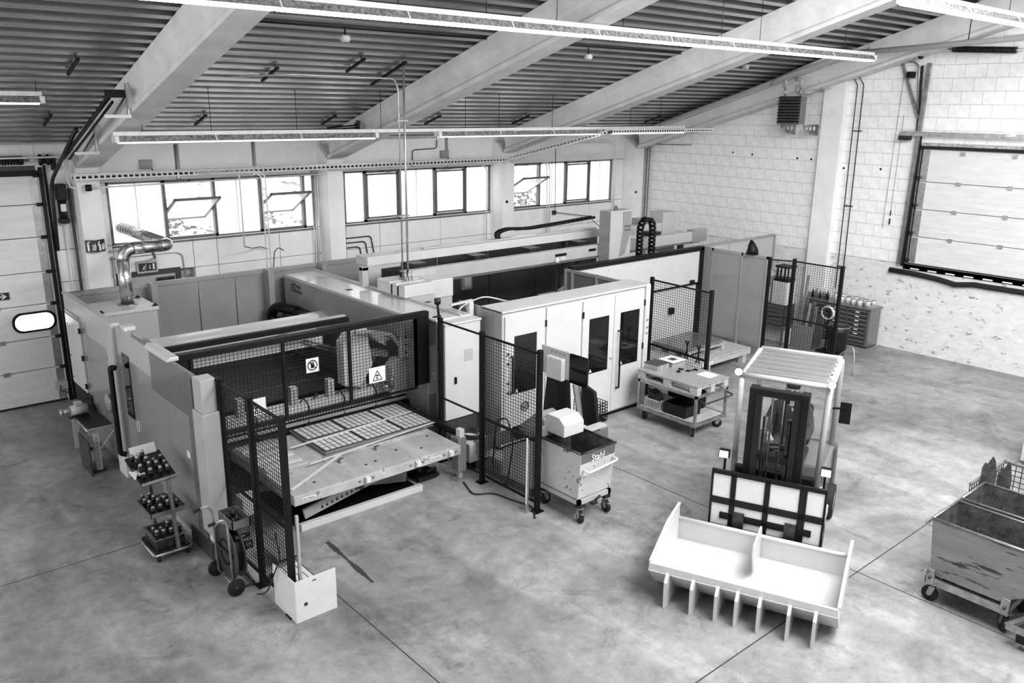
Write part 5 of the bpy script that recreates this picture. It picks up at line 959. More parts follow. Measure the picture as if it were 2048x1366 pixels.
def tub(t, x0, x1, y0, y1, z0, z1, tx=.03, ty=.03, sl=None, out=BINLT, inn=BININ, rimm=DARKM):
    """open steel tub, top x0..x1,y0..y1; bottom inset; sl: y where the floor starts rising toward y0"""
    a = [(x0, y0, z1), (x1, y0, z1), (x1, y1, z1), (x0, y1, z1)]
    bo = [(x0+tx, y0+ty, z0), (x1-tx, y0+ty, z0), (x1-tx, y1-ty, z0), (x0+tx, y1-ty, z0)]
    if sl is None:
        fs = [(0, 1, 5, 4), (1, 2, 6, 5), (2, 3, 7, 6), (3, 0, 4, 7), (4, 5, 6, 7)]; vs = a+bo
    else:
        ys, zs = sl; mid = [(x0+tx*.5, y0+ty*.5, zs), (x1-tx*.5, y0+ty*.5, zs)]; bo = [(x0+tx, ys, z0), (x1-tx, ys, z0), (x1-tx, y1-ty, z0), (x0+tx, y1-ty, z0)]
        vs = a+bo+mid; fs = [(0, 1, 9, 8), (8, 9, 5, 4), (1, 2, 6, 5, 9), (2, 3, 7, 6), (3, 0, 8, 4, 7), (4, 5, 6, 7)]
    o = B().add(vs, fs).build('shell', out, t); md = o.modifiers.new('th', 'SOLIDIFY'); md.thickness = .006; md.offset = 0
    c = Vector(((x0+x1)/2, (y0+y1)/2, z1)); k = .978
    vi = [tuple(c+(Vector(v)-c)*k+Vector((0, 0, .003))) for v in vs]
    vi = [(c.x+(v[0]-c.x)*(1-.016/(x1-x0)), c.y+(v[1]-c.y)*(1-.016/(y1-y0)), v[2]+(.006 if v[2] < z1-.01 else -.001)) for v in vs]
    B().add(vi, fs).build('inner_face', inn, t)
    B().tube([a[0], a[1]], .014, 8).tube([a[1], a[2]], .014, 8).tube([a[2], a[3]], .014, 8).tube([a[3], a[0]], .014, 8).build('rim', rimm, t)
t = thing('scrap_bin', 'pale wheeled scrap bin with dark label reading Stahl', 'bin', (7.1, 6.9, 0))
tub(t, 6.80, 7.42, 6.53, 7.33, .33, .95, .02, .05)
pl = B().add([(6.805, 6.528, .93), (7.415, 6.528, .93), (7.41, 6.541, .79), (6.81, 6.541, .79)], [(0, 1, 2, 3)]).build('dark_label', GREYD, t)
text('label_text', 'Stahl', .12, (6.98, 6.525, .815), (1, 0, 0), (0, -.09, 1), SIGNW, pl)
B().tube(rounded([(6.86, 6.54, .72), (6.86, 6.44, .72), (7.38, 6.44, .76), (7.38, 6.54, .76)], .05), .014, 8).build('handle', GALVL, t)
B().box(6.82, 7.40, 6.56, 6.60, .25, .31).box(6.82, 7.40, 7.26, 7.30, .25, .31).box(6.82, 6.87, 6.56, 7.30, .25, .31).box(7.35, 7.40, 6.56, 7.30, .25, .31).build('chassis', LGREY, t)
B().cyl((7.08, 6.52, .27), (7.16, 6.52, .3), .016, 8).box(7.02, 7.10, 6.5, 6.57, .22, .25).build('latch', DARKM, t)
for x, y, r in ((6.88, 6.6, -1.9), (7.34, 6.6, -1.7), (6.88, 7.24, 0), (7.34, 7.24, 0)):
    bx('caster_mount', DARKM, t, x-.05, x+.05, y-.05, y+.05, .2, .25, bev=.004); caster(t, x, y, .2, .08, r)
def big_bin(lb, x0):
    t = thing('tipping_bin', lb, 'bin', (x0+.31, 2.4, 0))
    tub(t, x0, x0+.62, 1.45, 3.07, .34, .95, .0, .06, (2.35, .88), RUSTY, BININ, STEEL)
    B().tube(rounded([(x0+.06, 3.05, .84), (x0+.06, 3.16, .84), (x0+.56, 3.16, .84), (x0+.56, 3.05, .84)], .05), .013, 8).build('push_handle', STEEL, t)
    B().box(x0-.01, x0+.05, 2.25, 3.05, .22, .30).box(x0+.57, x0+.63, 2.25, 3.05, .22, .30).box(x0-.01, x0+.63, 2.98, 3.05, .22, .30).box(x0-.01, x0+.63, 2.25, 2.32, .22, .30).build('chassis', STEEL, t)
    for q in (2.28, 3.0): bx('side_lug', STEEL, t, x0-.02, x0+.0, q-.04, q+.04, .22, .40, bev=.004); B().lathe([(0, -.02), (.016, -.016), (.016, 0)], (x0-.02, q, .3), 'x', 6).build('lug_bolt', DARKM, t)
    B().tube([(x0-.03, 3.02, .34), (x0-.04, 3.06, .38), (x0-.03, 3.09, .34)], .008, 6).build('latch', STEEL, t)
    for x in (x0+.06, x0+.56): caster(t, x, 2.98, .22, .085, 1.6, STEEL, False); caster(t, x, 2.28, .22, .09, .7, STEEL)
    return t
big_bin('scratched grey tipping bin at the right edge, nearest one', 8.45)
big_bin('scratched grey tipping bin at the right edge, behind the nearest', 9.16)
for lb, x, y, w, h, a in [('rusty torn sheet offcut standing behind the second tipping bin, left', 9.95, 3.1, .16, .75, 0), ('rusty torn sheet offcut standing behind the second tipping bin, right', 10.12, 2.98, .14, .68, 0)]:
    rr = random.Random(int(h*100)); P = [(y-w/2, .35), (y+w/2, .35), (y+w/2, h+.30), (y+w*.35, h+.37), (y+w*.2, h+.36), (y-w*.1, h+.47), (y-w*.3, h+.42), (y-w*.5, h+.27)]
    o = B().prism(P, 'x', x, x+.006).build('sheet_offcut', BININ, None, loc=(x, y, .35)); tag(o, lb, 'offcut')
o = B().prism([(2.9, .35), (3.2, .35), (3.2, .8), (3.05, .85), (2.9, .78)], 'x', 9.9, 9.905).build('sheet_offcut', DARKM, None, loc=(9.9, 3, .35)); tag(o, 'broad dark scrap sheet standing low behind the second tipping bin', 'offcut')
t = thing('mesh_box', 'wire mesh pallet box at the right edge behind the tipping bins', 'box', (10.5, 2.5, 0)); bx('base', STEEL, t, 9.88, 10.9, 1.9, 3.25, .1, .34)
for p, q in (((9.88, 1.9), (9.88, 2.85)), ((9.88, 3.25), (10.9, 3.25)), ((10.9, 1.9), (10.9, 3.25))): wires(p, q, .35, .82, .07, .07, .004).build('mesh_side', DARKM, t, kind='stuff')
B().box(9.87, 10.91, 3.23, 3.26, .82, .85).box(9.87, 9.9, 1.9, 2.85, .82, .85).box(10.88, 10.91, 1.9, 3.25, .82, .85).build('top_rail', STEEL, t)
for x in (9.95, 10.83):
    for y in (1.97, 3.18): bx('foot', STEEL, t, x-.05, x+.05, y-.05, y+.05, 0, .1)
t = thing('machine_cabinet', 'plain white cabinet just entering the right edge of the picture', 'cabinet', (13.6, 3.2, 0)); bx('body', WHITE, t, 13.15, 13.9, 2.3, 3.72, .06, 1.6, bev=.01); bx('door', WHITEG, t, 13.13, 13.15, 2.35, 3.68, .1, 1.55, bev=.006); bx('plinth', BLACK, t, 13.2, 13.85, 2.35, 3.68, 0, .06)
t = thing('pallet_truck', 'steel fork truck corner with roller at the bottom right corner', 'truck', (8.4, 2.0, 0))
B().bar((8.3, 2.2, .2), (8.62, 1.95, .34), .05, .04).bar((8.3, 2.2, .2), (8.3, 1.6, .2), .05, .05).build('frame', STEEL, t); B().bar((8.32, 2.05, .16), (8.5, 1.95, .24), .06, .03).build('arm', DARKM, t); B().lathe([(0, -.03), (.09, -.03), (.1, -.02), (.1, .02), (.09, .03), (0, .03)], (8.36, 1.98, .1), 'x', 20).build('wheel', LGREY, t); B().lathe([(0, -.035), (.04, -.035), (.04, .035), (0, .035)], (8.36, 1.98, .1), 'x', 14).build('hub', DARKM, t); bx('axle_block', BLACK, t, 8.28, 8.32, 1.9, 2.1, .08, .2, bev=.006); bx('fork', STEEL, t, 8.45, 8.6, 1.0, 1.95, .04, .1)

# --- tool trolley
t = thing('tool_trolley', 'dark three-tier trolley crowded with tool holders by the grey wall', 'trolley', (2.7, 9.2, 0))
x0, x1, y0, y1 = 2.50, 2.92, 8.90, 9.42
B().tube(rounded([(x0, y0, .1), (x1, y0, .1), (x1, y1, .1), (x0, y1, .1), (x0, y0, .1)], .06), .018, 8).build('base_frame', STEEL, t); bx('base_tray', DARKM, t, x0+.02, x1-.02, y0+.02, y1-.02, .1, .13)
for x in (x0+.05, x1-.05):
    for y in (y0+.05, y1-.05): B().lathe([(0, -.015), (.04, -.015), (.04, .015), (0, .015)], (x, y, .04), 'x', 14).build('wheel', RUBBER, t); bx('wheel_fork', DARKM, t, x-.012, x+.012, y-.02, y+.02, .075, .1)
B().bar((2.76, 8.90, .13), (2.74, 8.96, 1.0), .035, .05, up=(0, 1, 0)).build('upright', STEEL, t); B().bar((2.68, 9.40, .13), (2.66, 9.38, 1.1), .035, .05, up=(0, 1, 0)).build('upright', STEEL, t)
tr = B().box(x0+.0, x1-.02, y0+.02, y1-.02, .58, .60).build('middle_tray', DARKM, t); B().box(x0, x1-.02, y0+.0, y0+.02, .56, .61).box(x0-.01, x0+.01, y0, y1, .56, .61).build('tray_edge', STEEL, tr)
P = [(x0-.06, 8.88, .97), (x0+.32, 8.88, .99), (x0+.32, 9.42, 1.12), (x0-.06, 9.42, 1.10)]
tt = B().add(P+[(p[0], p[1], p[2]+.02) for p in P], [(0, 3, 2, 1), (4, 5, 6, 7), (0, 1, 5, 4), (1, 2, 6, 5), (2, 3, 7, 6), (3, 0, 4, 7)]).build('top_tray', DARKM, t); B().bar((x0-.06, 8.87, 1.0), (x0+.32, 8.87, 1.02), .012, .03).build('tray_lip', GALV, tt)
bx('tool_box', DARKM, t, x0+.04, x1-.06, y0+.05, y1-.08, .132, .26, bev=.01); bx('box_rim', STEEL, t, x0+.02, x1-.04, y0+.03, y1-.06, .26, .275); bx('box_inner', BLACK, t, x0+.05, x1-.07, y0+.06, y1-.1, .275, .278)
rr = random.Random(3); kk = 0
TOOLS = [('top', 14), ('middle', 14), ('bottom', 8)]
proto = None
for tier, cnt in TOOLS:
    for k in range(cnt):
        i, j = k % 4, k//4; X = x0+.0+i*.085+rr.uniform(-.01, .01)+(0 if tier == 'top' else .05); Y = 8.95+j*.12+rr.uniform(-.01, .01)
        z = {'top': .995+(Y-8.88)*.24+.005, 'middle': .601, 'bottom': .279}[tier]
        if tier == 'middle' and i > 2: X -= .01
        if proto is None:
            proto = thing('tool_holder', '', 'tool holder', (X, Y, z), 0, None, local=True)
            B().lathe([(0, 0), (.014, 0), (.02, .05), (.026, .055), (.026, .064), (.021, .066), (.021, .072), (.026, .074), (.026, .082), (.0, .082)], (0, 0, 0), 'z', 14).build('taper', DARKM, proto); B().lathe([(.018, .082), (.022, .09), (.016, .11), (0, .112)], (0, 0, 0), 'z', 12).build('collet_nut', STEEL, proto); o = proto
        else: o = dup(proto, (X, Y, z))
        o['label'] = 'one of the dark tool holders standing on the %s tier of the tool trolley' % tier; o['group'] = 'tool holders on the %s tier' % tier; o.rotation_euler = (rr.uniform(-.12, .12) if tier == 'top' else 0, rr.uniform(-.1, .1) if tier == 'top' else 0, 0); sc = rr.uniform(.8, 1.15); o.scale = (sc, sc, sc*rr.uniform(.8, 1.2))
o = B().add([(2.5, 9.38, 1.13), (2.78, 9.38, 1.14), (2.78, 9.44, 1.24), (2.5, 9.44, 1.23)], [(0, 1, 2, 3)]).build('clipboard', PAPER, None, loc=(2.6, 9.4, 1.13)); o.modifiers.new('t', 'SOLIDIFY').thickness = .008; tag(o, 'white board propped at the back of the top trolley tray', 'board')
cr = B(); n3 = 7; g_ = [[(2.42+.02*i+rr.uniform(-.01, .01), 9.02+.035*j, 1.03+rr.uniform(0, .05)+(.0 if i else -.03)) for j in range(n3)] for i in range(5)]
cr.add([p for r in g_ for p in r], [(i*n3+j, i*n3+j+1, (i+1)*n3+j+1, (i+1)*n3+j) for i in range(4) for j in range(n3-1)], True); tag(cr.build('rag', PAPER, None, loc=(2.45, 9.1, 1.03)), 'crumpled white rag on the left side of the top tool tray', 'rag')
# --- hose reel
t = thing('strapping_reel', 'wheeled strapping reel stand with a big dark disc and toolbox', 'reel', (3.0, 8.0, 0))
for y in (7.80, 8.2):
    B().tube(rounded([(2.76, y, .86), (2.88, y, .88), (2.92, y, .80), (2.94, y, .1)], .05), .014, 8).build('upright', GALV, t); B().cyl((2.73, y, .857), (2.80, y, .865), .018, 8).build('grip', RUBBER, t)
for y in (7.74, 8.26): wv = B().lathe([(0, -.02), (.05, -.022), (.05, -.015), (.085, -.02), (.095, -.012), (.095, .012), (.085, .02), (.05, .015), (.05, .022), (0, .02)], (2.94, y, .095), 'y', 20).build('wheel', RUBBER, t); B().lathe([(0, -.025), (.02, -.025), (.02, .025), (0, .025)], (2.94, y, .095), 'y', 10).build('hub', DARKM, wv)
B().cyl((2.94, 7.74, .095), (2.94, 8.26, .095), .01, 8).build('axle', STEEL, t)
rd = B().lathe([(.0, 0), (.30, 0), (.305, .004), (.305, .012), (.30, .016), (0, .016)], (2.955, 8.0, .40), 'x', 36).build('front_disc', GREYDK, t); B().lathe([(.12, -.004), (.15, -.006), (.15, 0)], (2.955, 8.0, .40), 'x', 28).build('disc_ring', BLACK, rd); B().lathe([(.0, 0), (.30, 0), (.305, .004), (.305, .012), (0, .016)], (3.05, 8.0, .40), 'x', 36).build('back_disc', GREYDK, t); B().lathe([(.24, 0), (.24, .08)], (2.97, 8.0, .40), 'x', 30).build('strap_coil', BLACK, t)
B().bar((2.94, 7.8, .42), (2.94, 8.2, .42), .02, .04).build('cross_bar', DARKM, t); B().tube(rounded([(3.0, 8.18, .03), (3.18, 8.18, .02), (3.18, 7.82, .02), (3.0, 7.82, .03)], .04), .013, 8).build('foot_frame', DARKM, t); B().tube([(3.0, 7.82, .45), (3.17, 7.86, .03)], .011, 8).build('strut', GALV, t)
B().box(2.98, 3.18, 7.82, 7.83, .70, .80).box(2.98, 3.18, 8.17, 8.18, .70, .80).box(2.98, 2.99, 7.82, 8.18, .70, .80).box(3.17, 3.18, 7.82, 8.18, .70, .80).box(2.98, 3.18, 7.82, 8.18, .70, .706).build('tray', STEEL, t); B().cyl((3.08, 7.78, .52), (3.16, 7.78, .52), .045, 12).cyl((3.0, 7.84, .60), (3.16, 7.84, .60), .03, 10).build('tensioner', DARKM, t)
for k, (x, y) in enumerate(((3.03, 7.9), (3.1, 7.98), (3.05, 8.08), (3.12, 8.12))):
    tag(B().lathe([(0, 0), (.03, .01), (.025, .05), (.012, .06), (.012, .1), (0, .1)], (x, y, .707), 'z', 12).build('strapping_tool', DARKM, None, loc=(x, y, .707)), 'one of the dark hand tools lying in the reel tray', 'tool', 'hand tools in the reel tray')
# --- chip conveyor outlet at far left
t = thing('chip_chute', 'dark outlet table with a small motor at the left enclosure wall', 'chute', (2.85, 12.5, 0))
bx('belt', BLACK, t, 2.70, 3.02, 12.0, 13.1, .56, .60, bev=.006); bx('end_rail', GALV, t, 2.68, 3.02, 11.95, 12.0, .54, .62); B().cyl((2.69, 12.0, .58), (2.69, 13.1, .58), .02, 8).build('side_roller', STEEL, t)
bx('side_shield', GREYDK, t, 2.62, 2.64, 11.8, 12.3, 0, .5); bx('slotted_leg', LGREY, t, 2.72, 2.80, 11.93, 11.95, .02, .56); bx('slotted_leg', LGREY, t, 2.72, 2.80, 13.0, 13.04, 0, .56)
for k in range(8): bx('leg_slot', GREYD, t, 2.755, 2.765, 11.925, 11.93, .08+k*.055, .11+k*.055)
B().bar((2.78, 11.94, .3), (3.0, 11.94, .55), .025, .012).build('brace', LGREY, t); bx('foot', DARKM, t, 2.68, 2.84, 11.9, 11.98, 0, .02); bx('strut', GREYDK, t, 2.64, 2.72, 12.0, 12.04, .3, .34)
m_ = B().cyl((2.66, 12.75, .68), (2.88, 12.75, .68), .075, 18).build('motor', LGREY, t); bx('terminal_box', LGREY, m_, 2.72, 2.82, 12.70, 12.80, .75, .80, bev=.006); B().cyl((2.55, 12.75, .68), (2.66, 12.75, .68), .04, 12).cyl((2.52, 12.75, .68), (2.55, 12.75, .68), .055, 12).build('gear_shaft', GALV, m_); bx('motor_bracket', DARKM, t, 2.62, 2.9, 12.68, 12.82, .58, .61); B().tube(rounded([(2.8, 12.76, .79), (2.95, 12.8, .82), (3.02, 12.8, .6)], .06), .012, 6).build('motor_cable', HOSE, t)

# ================================================================ FAR WORKSHOP CORNER
t = thing('drawer_cabinet', 'wide dark drawer cabinet with labelled drawers against the right wall', 'cabinet', (17.5, 8.9, 0)); CY = [8.22, 8.70, 9.22, 9.72]
bx('carcass', GREYD, t, 17.28, 17.74, 8.18, 9.76, .03, .85, bev=.005); bx('plinth', BLACK, t, 17.3, 17.72, 8.2, 9.74, 0, .03); bx('top', GREYD, t, 17.24, 17.76, 8.15, 9.78, .85, .88, bev=.004)
for a, c2 in zip(CY[:-1], CY[1:]):
    for k in range(8):
        z = .07+k*.096; d = bx('drawer', GREYDK, t, 17.262, 17.28, a+.015, c2-.015, z, z+.082, bev=.003); bx('pull', GREY, d, 17.245, 17.262, a+.03, c2-.03, z+.062, z+.074)
        if 1 < k: bx('label_strip', PAPER, d, 17.24, 17.262, (a+c2)/2-.04, (a+c2)/2+.04, z+.02, z+.045)
cans = [(17.4, 8.33, .055, .13), (17.5, 8.42, .06, .14), (17.38, 8.50, .06, .13), (17.55, 8.55, .06, .14), (17.42, 8.66, .06, .12), (17.58, 8.7, .055, .14), (17.45, 8.80, .06, .13), (17.6, 8.86, .055, .12), (17.4, 8.93, .055, .13), (17.55, 9.0, .055, .15), (17.6, 8.3, .05, .12), (17.5, 9.12, .05, .16)]
protoc = None
for x, y, r, h in cans:
    if protoc is None:
        protoc = thing('paint_can', 'one of the pale cylindrical cans grouped on the drawer cabinet', 'can', (x, y, .881), local=True, group='pale cans on the drawer cabinet'); B().lathe([(0, 0), (.055, 0), (.055, .13), (.052, .135)], (0, 0, 0), 'z', 16).build('body', GALVL, protoc); B().lathe([(0, .137), (.05, .137), (.056, .132), (.056, .128)], (0, 0, 0), 'z', 16).build('lid', STEEL, protoc); o = protoc
    else: o = dup(protoc, (x, y, .881))
    o.scale = (r/.055, r/.055, h/.13)
o = bx('small_carton', CARD, None, 17.3, 17.5, 8.19, 8.28, .881, .93, bev=.004, loc=(17.4, 8.2, .881)); tag(o, 'small flat carton at the right end of the drawer cabinet', 'carton')
for k, (y, h, lb) in enumerate([(9.28, .2, 'dark oil bottle on the drawer cabinet behind the mesh, right'), (9.36, .24, 'dark spray bottle on the drawer cabinet behind the mesh, second'), (9.46, .18, 'dark grease tin on the drawer cabinet behind the mesh, third'), (9.55, .22, 'dark bottle on the drawer cabinet behind the mesh, fourth'), (9.64, .19, 'dark jar on the drawer cabinet behind the mesh, leftmost')]):
    o = B().lathe([(0, 0), (.035, 0), (.035, h*.6), (.015, h*.75), (.015, h*.95), (0, h)], (17.42, y, .881), 'z', 12).build('bottle', [BPLAST, STEEL, DARKM, GREYD, BLACK][k], None, loc=(17.42, y, .881)); tag(o, lb, 'bottle')
t = thing('workbench', 'grey workbench with slatted drawers behind the far mesh fence', 'workbench', (16.2, 9.9, 0)); bx('top', GREYD, t, 15.95, 16.5, 9.42, 10.4, .40, .44, bev=.004); bx('white_board', PAPER, t, 16.2, 16.25, 9.4, 10.4, 0.02, .38)
for x in (15.98, 16.46):
    for y in (9.46, 10.36): bx('leg', GREYD, t, x-.02, x+.02, y-.02, y+.02, 0, .40)
t = thing('drawer_block', 'dark slatted parts cabinet standing on the far workbench', 'cabinet', (16.2, 9.9, .44)); bx('body', GREYDK, t, 16.0, 16.4, 9.46, 10.2, .441, .9, bev=.004)
for k in range(5): bx('drawer', GREYD, t, 15.985, 16.0, 9.5, 10.16, .46+k*.088, .53+k*.088, bev=.003)
t = thing('equipment_box', 'grey and white equipment box on top of the parts cabinet', 'box', (16.2, 9.95, .9)); bx('body', GREY, t, 16.0, 16.38, 9.85, 10.2, .901, 1.55, bev=.006); bx('paper', PAPER, t, 15.99, 16.0, 9.86, 10.1, .95, 1.25); bx('white_top', WHITE, t, 15.99, 16.39, 9.84, 10.21, 1.5, 1.58)
o = bx('white_carton', PAPER, None, 16.02, 16.36, 9.48, 9.82, .901, 1.4, bev=.006, loc=(16.2, 9.6, .9)); tag(o, 'tall white carton on the parts cabinet behind the mesh', 'carton')
t = thing('bottle_crate', 'black open crate on top of the tall white carton', 'crate', (16.2, 9.6, 1.4)); bx('bottom', BLACK, t, 16.04, 16.34, 9.48, 9.8, 1.401, 1.47); 
for y in (9.49, 9.57, 9.66, 9.75): bx('bar', BLACK, t, 16.04, 16.06, y-.012, y+.018, 1.47, 1.7)
bx('rim', BLACK, t, 16.03, 16.35, 9.47, 9.81, 1.7, 1.74)
for k, (y, h) in enumerate([(9.3, 1.55), (9.24, 1.2), (9.18, .95), (9.1, 1.0), (9.03, .9)]):
    tag(B().bar((16.35+.02*k, y, .02), (16.5, y-.03, h), .05, .03).build('steel_bar', [GREY, STEEL, LGREY, STEEL, GREY][k], None, loc=(16.4, y, 0)), ['tallest grey bar leaning upright behind the far mesh fence', 'second tallest steel bar behind the far mesh fence', 'short pale bar between the longer bars behind the far fence', 'short steel bar right of the pale one behind the far fence', 'rightmost and shortest grey bar behind the far mesh fence'][k], 'bar', 'steel bars leaning behind the far fence')
t = thing('bar_rack', 'low grey rack holding upright steel bars behind the far fence', 'rack', (16.4, 9.1, 0)); bx('rack_front', GREY, t, 16.2, 16.24, 8.9, 9.35, 0, .5, bev=.004); bx('rack_back', GREYD, t, 16.62, 16.66, 8.9, 9.35, 0, .7, bev=.004); bx('rack_base', GREYD, t, 16.24, 16.62, 8.9, 9.35, 0, .015)
t = thing('hose_coil', 'pale coil of wire hanging on a stand behind the far fence', 'coil', (16.3, 8.65, .5)); 
for k in range(6): B().tube([(16.3+.012*k, 8.65+(.13+.006*(k % 3))*math.cos(a*.4189), .86+(.13+.006*(k % 3))*math.sin(a*.4189)) for a in range(16)], .008, 5, cap=False).build('turn', GALVL, t)
B().bar((16.4, 8.65, .0), (16.4, 8.65, .95), .03, .03).build('stand', BLACK, t); B().cyl((16.28, 8.65, .9), (16.42, 8.65, .9), .03, 10).build('hook', BLACK, t); bx('base', BLACK, t, 16.25, 16.55, 8.5, 8.8, 0, .03)
t = thing('waste_sack', 'black waste sack in a round stand behind the far fence', 'sack', (16.3, 8.35, 0)); B().tube([(16.3, 8.35, .01), (16.3, 8.35, .2), (16.3, 8.35, .5), (16.3, 8.35, .62)], .2, 14, rs=[.15, .19, .2, .22]).build('sack', BPLAST, t); B().tube([(16.3+.22*math.cos(a*.4189), 8.35+.22*math.sin(a*.4189), .63) for a in range(16)], .012, 6, cap=False).build('ring', STEEL, t)
tag(B().tube(rounded([(15.3, 8.0, .02), (15.35, 7.75, .35), (15.3, 7.5, .6), (15.25, 7.42, .3), (15.2, 7.4, .02)], .2), .015, 7).build('hoop_hose', GALV, None), 'bent pale hose hoop standing right of the far fence post', 'hose')

# ================================================================ FORKLIFT
RZ = math.atan2(-.383, -.924)
FK = thing('forklift', 'forklift with black mast and pale roof guard driving towards the camera', 'forklift', (8.2, 4.75, 0), RZ, local=True)
t = FK
# x forward, y to its left
for s_ in (-1, 1):
    B().bar((.34, s_*.27, .06), (.30, s_*.27, 2.04), .09, .14, up=(1, 0, 0)).build('outer_mast', BLACK, t); B().bar((.42, s_*.20, .10), (.38, s_*.20, 1.98), .06, .08, up=(1, 0, 0)).build('inner_mast', BPLAST, t)
    B().cyl((.30, s_*.13, .12), (.27, s_*.13, 1.7), .03, 12).build('lift_cylinder', DARKM, t)
for z in (2.0, 1.25, .35): bx('mast_crossbar', BLACK, t, .28, .38, -.31, .31, z-.04, z+.04, bev=.006)
for y in (-.06, .06): B().tube([(.40, y, .5), (.37, y, 1.95)], .012, 6).build('lift_chain', DARKM, t)
B().tube(rounded([(.32, .1, 1.9), (.1, .05, 2.02), (-.2, 0, 1.2)], .1), .014, 6).build('mast_hose', HOSE, t)
ca = bx('carriage', BLACK, t, .47, .53, -.50, .50, .12, .22, bev=.006); bx('carriage_bar', BLACK, t, .47, .53, -.50, .50, .48, .56, bev=.006)
gr = B().box(.49, .53, -.62, .62, 1.02, 1.07).box(.49, .53, -.62, .62, .66, .74).box(.49, .53, -.62, .62, .34, .40)
for y, hw_ in ((-.61, .012), (-.37, .03), (0, .03), (.38, .04), (.61, .012)): gr.box(.49, .53, y-hw_, y+hw_, .34, 1.05)
gr.build('load_backrest', BLACK, t, bev=.003)
for y0, y1 in ((-.598, -.40), (-.34, -.03), (.03, .34), (.42, .598)):
    for z0, z1 in ((.74, 1.02), (.40, .66)): bx('backrest_plate', PAPER, t, .50, .515, y0, y1, z0, z1)
for s_ in (-1, 1): B().prism([(.53, .12), (.53, .60), (.575, .60), (.575, .05), (1.25, .035), (1.25, .015), (.53, .01)], 'y', s_*.28-.06, s_*.28+.06).build('fork', DARKM, t, bev=.003)
# chassis
B().prism([(.18, .22), (.18, .62), (.05, .78), (-.35, .72), (-.35, .22)], 'y', -.50, .50).build('front_chassis', GREY, t, bev=.03)
B().prism([(-.35, .22), (-.35, .52), (-.62, .60), (-.62, .86), (-1.35, .90), (-1.52, .70), (-1.52, .22)], 'y', -.50, .50).build('hood', GREYD, t, bev=.04)
B().prism([(-1.3, .16), (-1.3, .88), (-1.55, .86), (-1.68, .62), (-1.68, .22)], 'y', -.53, .53).build('counterweight', GREYDK, t, bev=.05)
B().box(.05, .15, -.44, .44, .78, 1.0).build('dashboard', BLACK, t, bev=.02)
for s_ in (-1, 1):
    B().prism([(.40, .50), (.33, .62), (.10, .66), (-.12, .62), (-.15, .50)], 'y', s_*.50-.10*(s_ < 0)-.0, s_*.50+.10*(s_ > 0)).build('fender', LGREY, t, bev=.01)
    for x, r, nm in ((.12, .25, 'front_wheel'), (-1.12, .22, 'rear_wheel')):
        c0 = s_*.50; w = B().lathe([(r*.55, -.09), (r*.95, -.09), (r, -.06), (r, .06), (r*.95, .09), (r*.55, .09)], (x, c0, r), 'y', 26).build(nm, RUBBER, t); B().lathe([(0, -.06), (r*.3, -.07), (r*.55, -.09), (r*.55, .09), (r*.3, .07), (0, .06)], (x, c0, r), 'y', 20).build('rim', LGREY, w)
# overhead guard
for s_ in (-1, 1):
    B().tube(rounded([(.12, s_*.46, .78), (.02, s_*.48, 2.03), (-1.15, s_*.48, 2.08), (-1.32, s_*.46, .86)], .12), .035, 8).build('guard_pillar', LGREY, t)
for x, z in ((.0, 2.06), (-1.15, 2.08)): B().tube([(x, -.48, z), (x, .48, z)], .033, 8).build('guard_frame', LGREY, t)
for k in range(6): B().bar((-.16-.18*k, -.47, 2.07), (-.16-.18*k, .47, 2.07), .05, .025).build('guard_bar', LGREY, t)
B().box(-1.1, -.05, -.44, .44, 2.10, 2.106).build('roof_sheet', glass('roof_polycarbonate', .5), t)
for s_ in (-1, 1):
    l = B().lathe([(0, -.03), (.035, -.03), (.05, .02), (.0, .02)], (.10, s_*.50, 2.12), 'x', 16).build('work_light', BLACK, t); B().lathe([(0, .024), (.044, .022)], (.10, s_*.50, 2.12), 'x', 16).build('lamp_lens', GLOWD, l); B().bar((.02, s_*.49, 2.05), (.08, s_*.52, 2.1), .02, .02).build('lamp_arm', BLACK, l)
    l = B().box(.18, .25, s_*.56-.06, s_*.56+.06, 1.10, 1.20).build('headlight', BLACK, t, bev=.01); B().box(.25, .255, s_*.56-.05, s_*.56+.05, 1.11, 1.19).build('lamp_lens', GLOWD, l); B().bar((.20, s_*.55, .62), (.20, s_*.55, 1.12), .025, .025).build('lamp_post', BLACK, l)
    if s_ > 0: B().bar((-.3, s_*.50, 1.72), (-.32, s_*.66, 1.74), .02, .02).box(-.34, -.32, s_*.64-.06, s_*.64+.06, 1.55, 1.80).build('mirror', BLACK, t)
# seat + wheel
B().box(-.95, -.48, -.24, .24, .88, .98).build('seat', BPLAST, t, bev=.04); B().prism([(-.90, .97), (-1.0, 1.48), (-1.10, 1.48), (-1.02, .97)], 'y', -.23, .23).build('seat_back', BPLAST, t, bev=.04)
B().cyl((.02, .0, .8), (-.22, 0, 1.12), .03, 10).build('steering_column', BLACK, t)
sw = B(); cW = Vector((-.24, 0, 1.14)); nW = Vector((-.6, 0, .8)); uW = Vector((.8, 0, .6)); vW = Vector((0, 1, 0))
sw.tube([cW+uW*.16*math.cos(a*.3307)+vW*.16*math.sin(a*.3307) for a in range(20)], .013, 8, cap=False)
for a in (0, 2.1, 4.2): sw.bar(cW, cW+uW*.155*math.cos(a)+vW*.155*math.sin(a), .02, .012)
sw.build('steering_wheel', BPLAST, t)
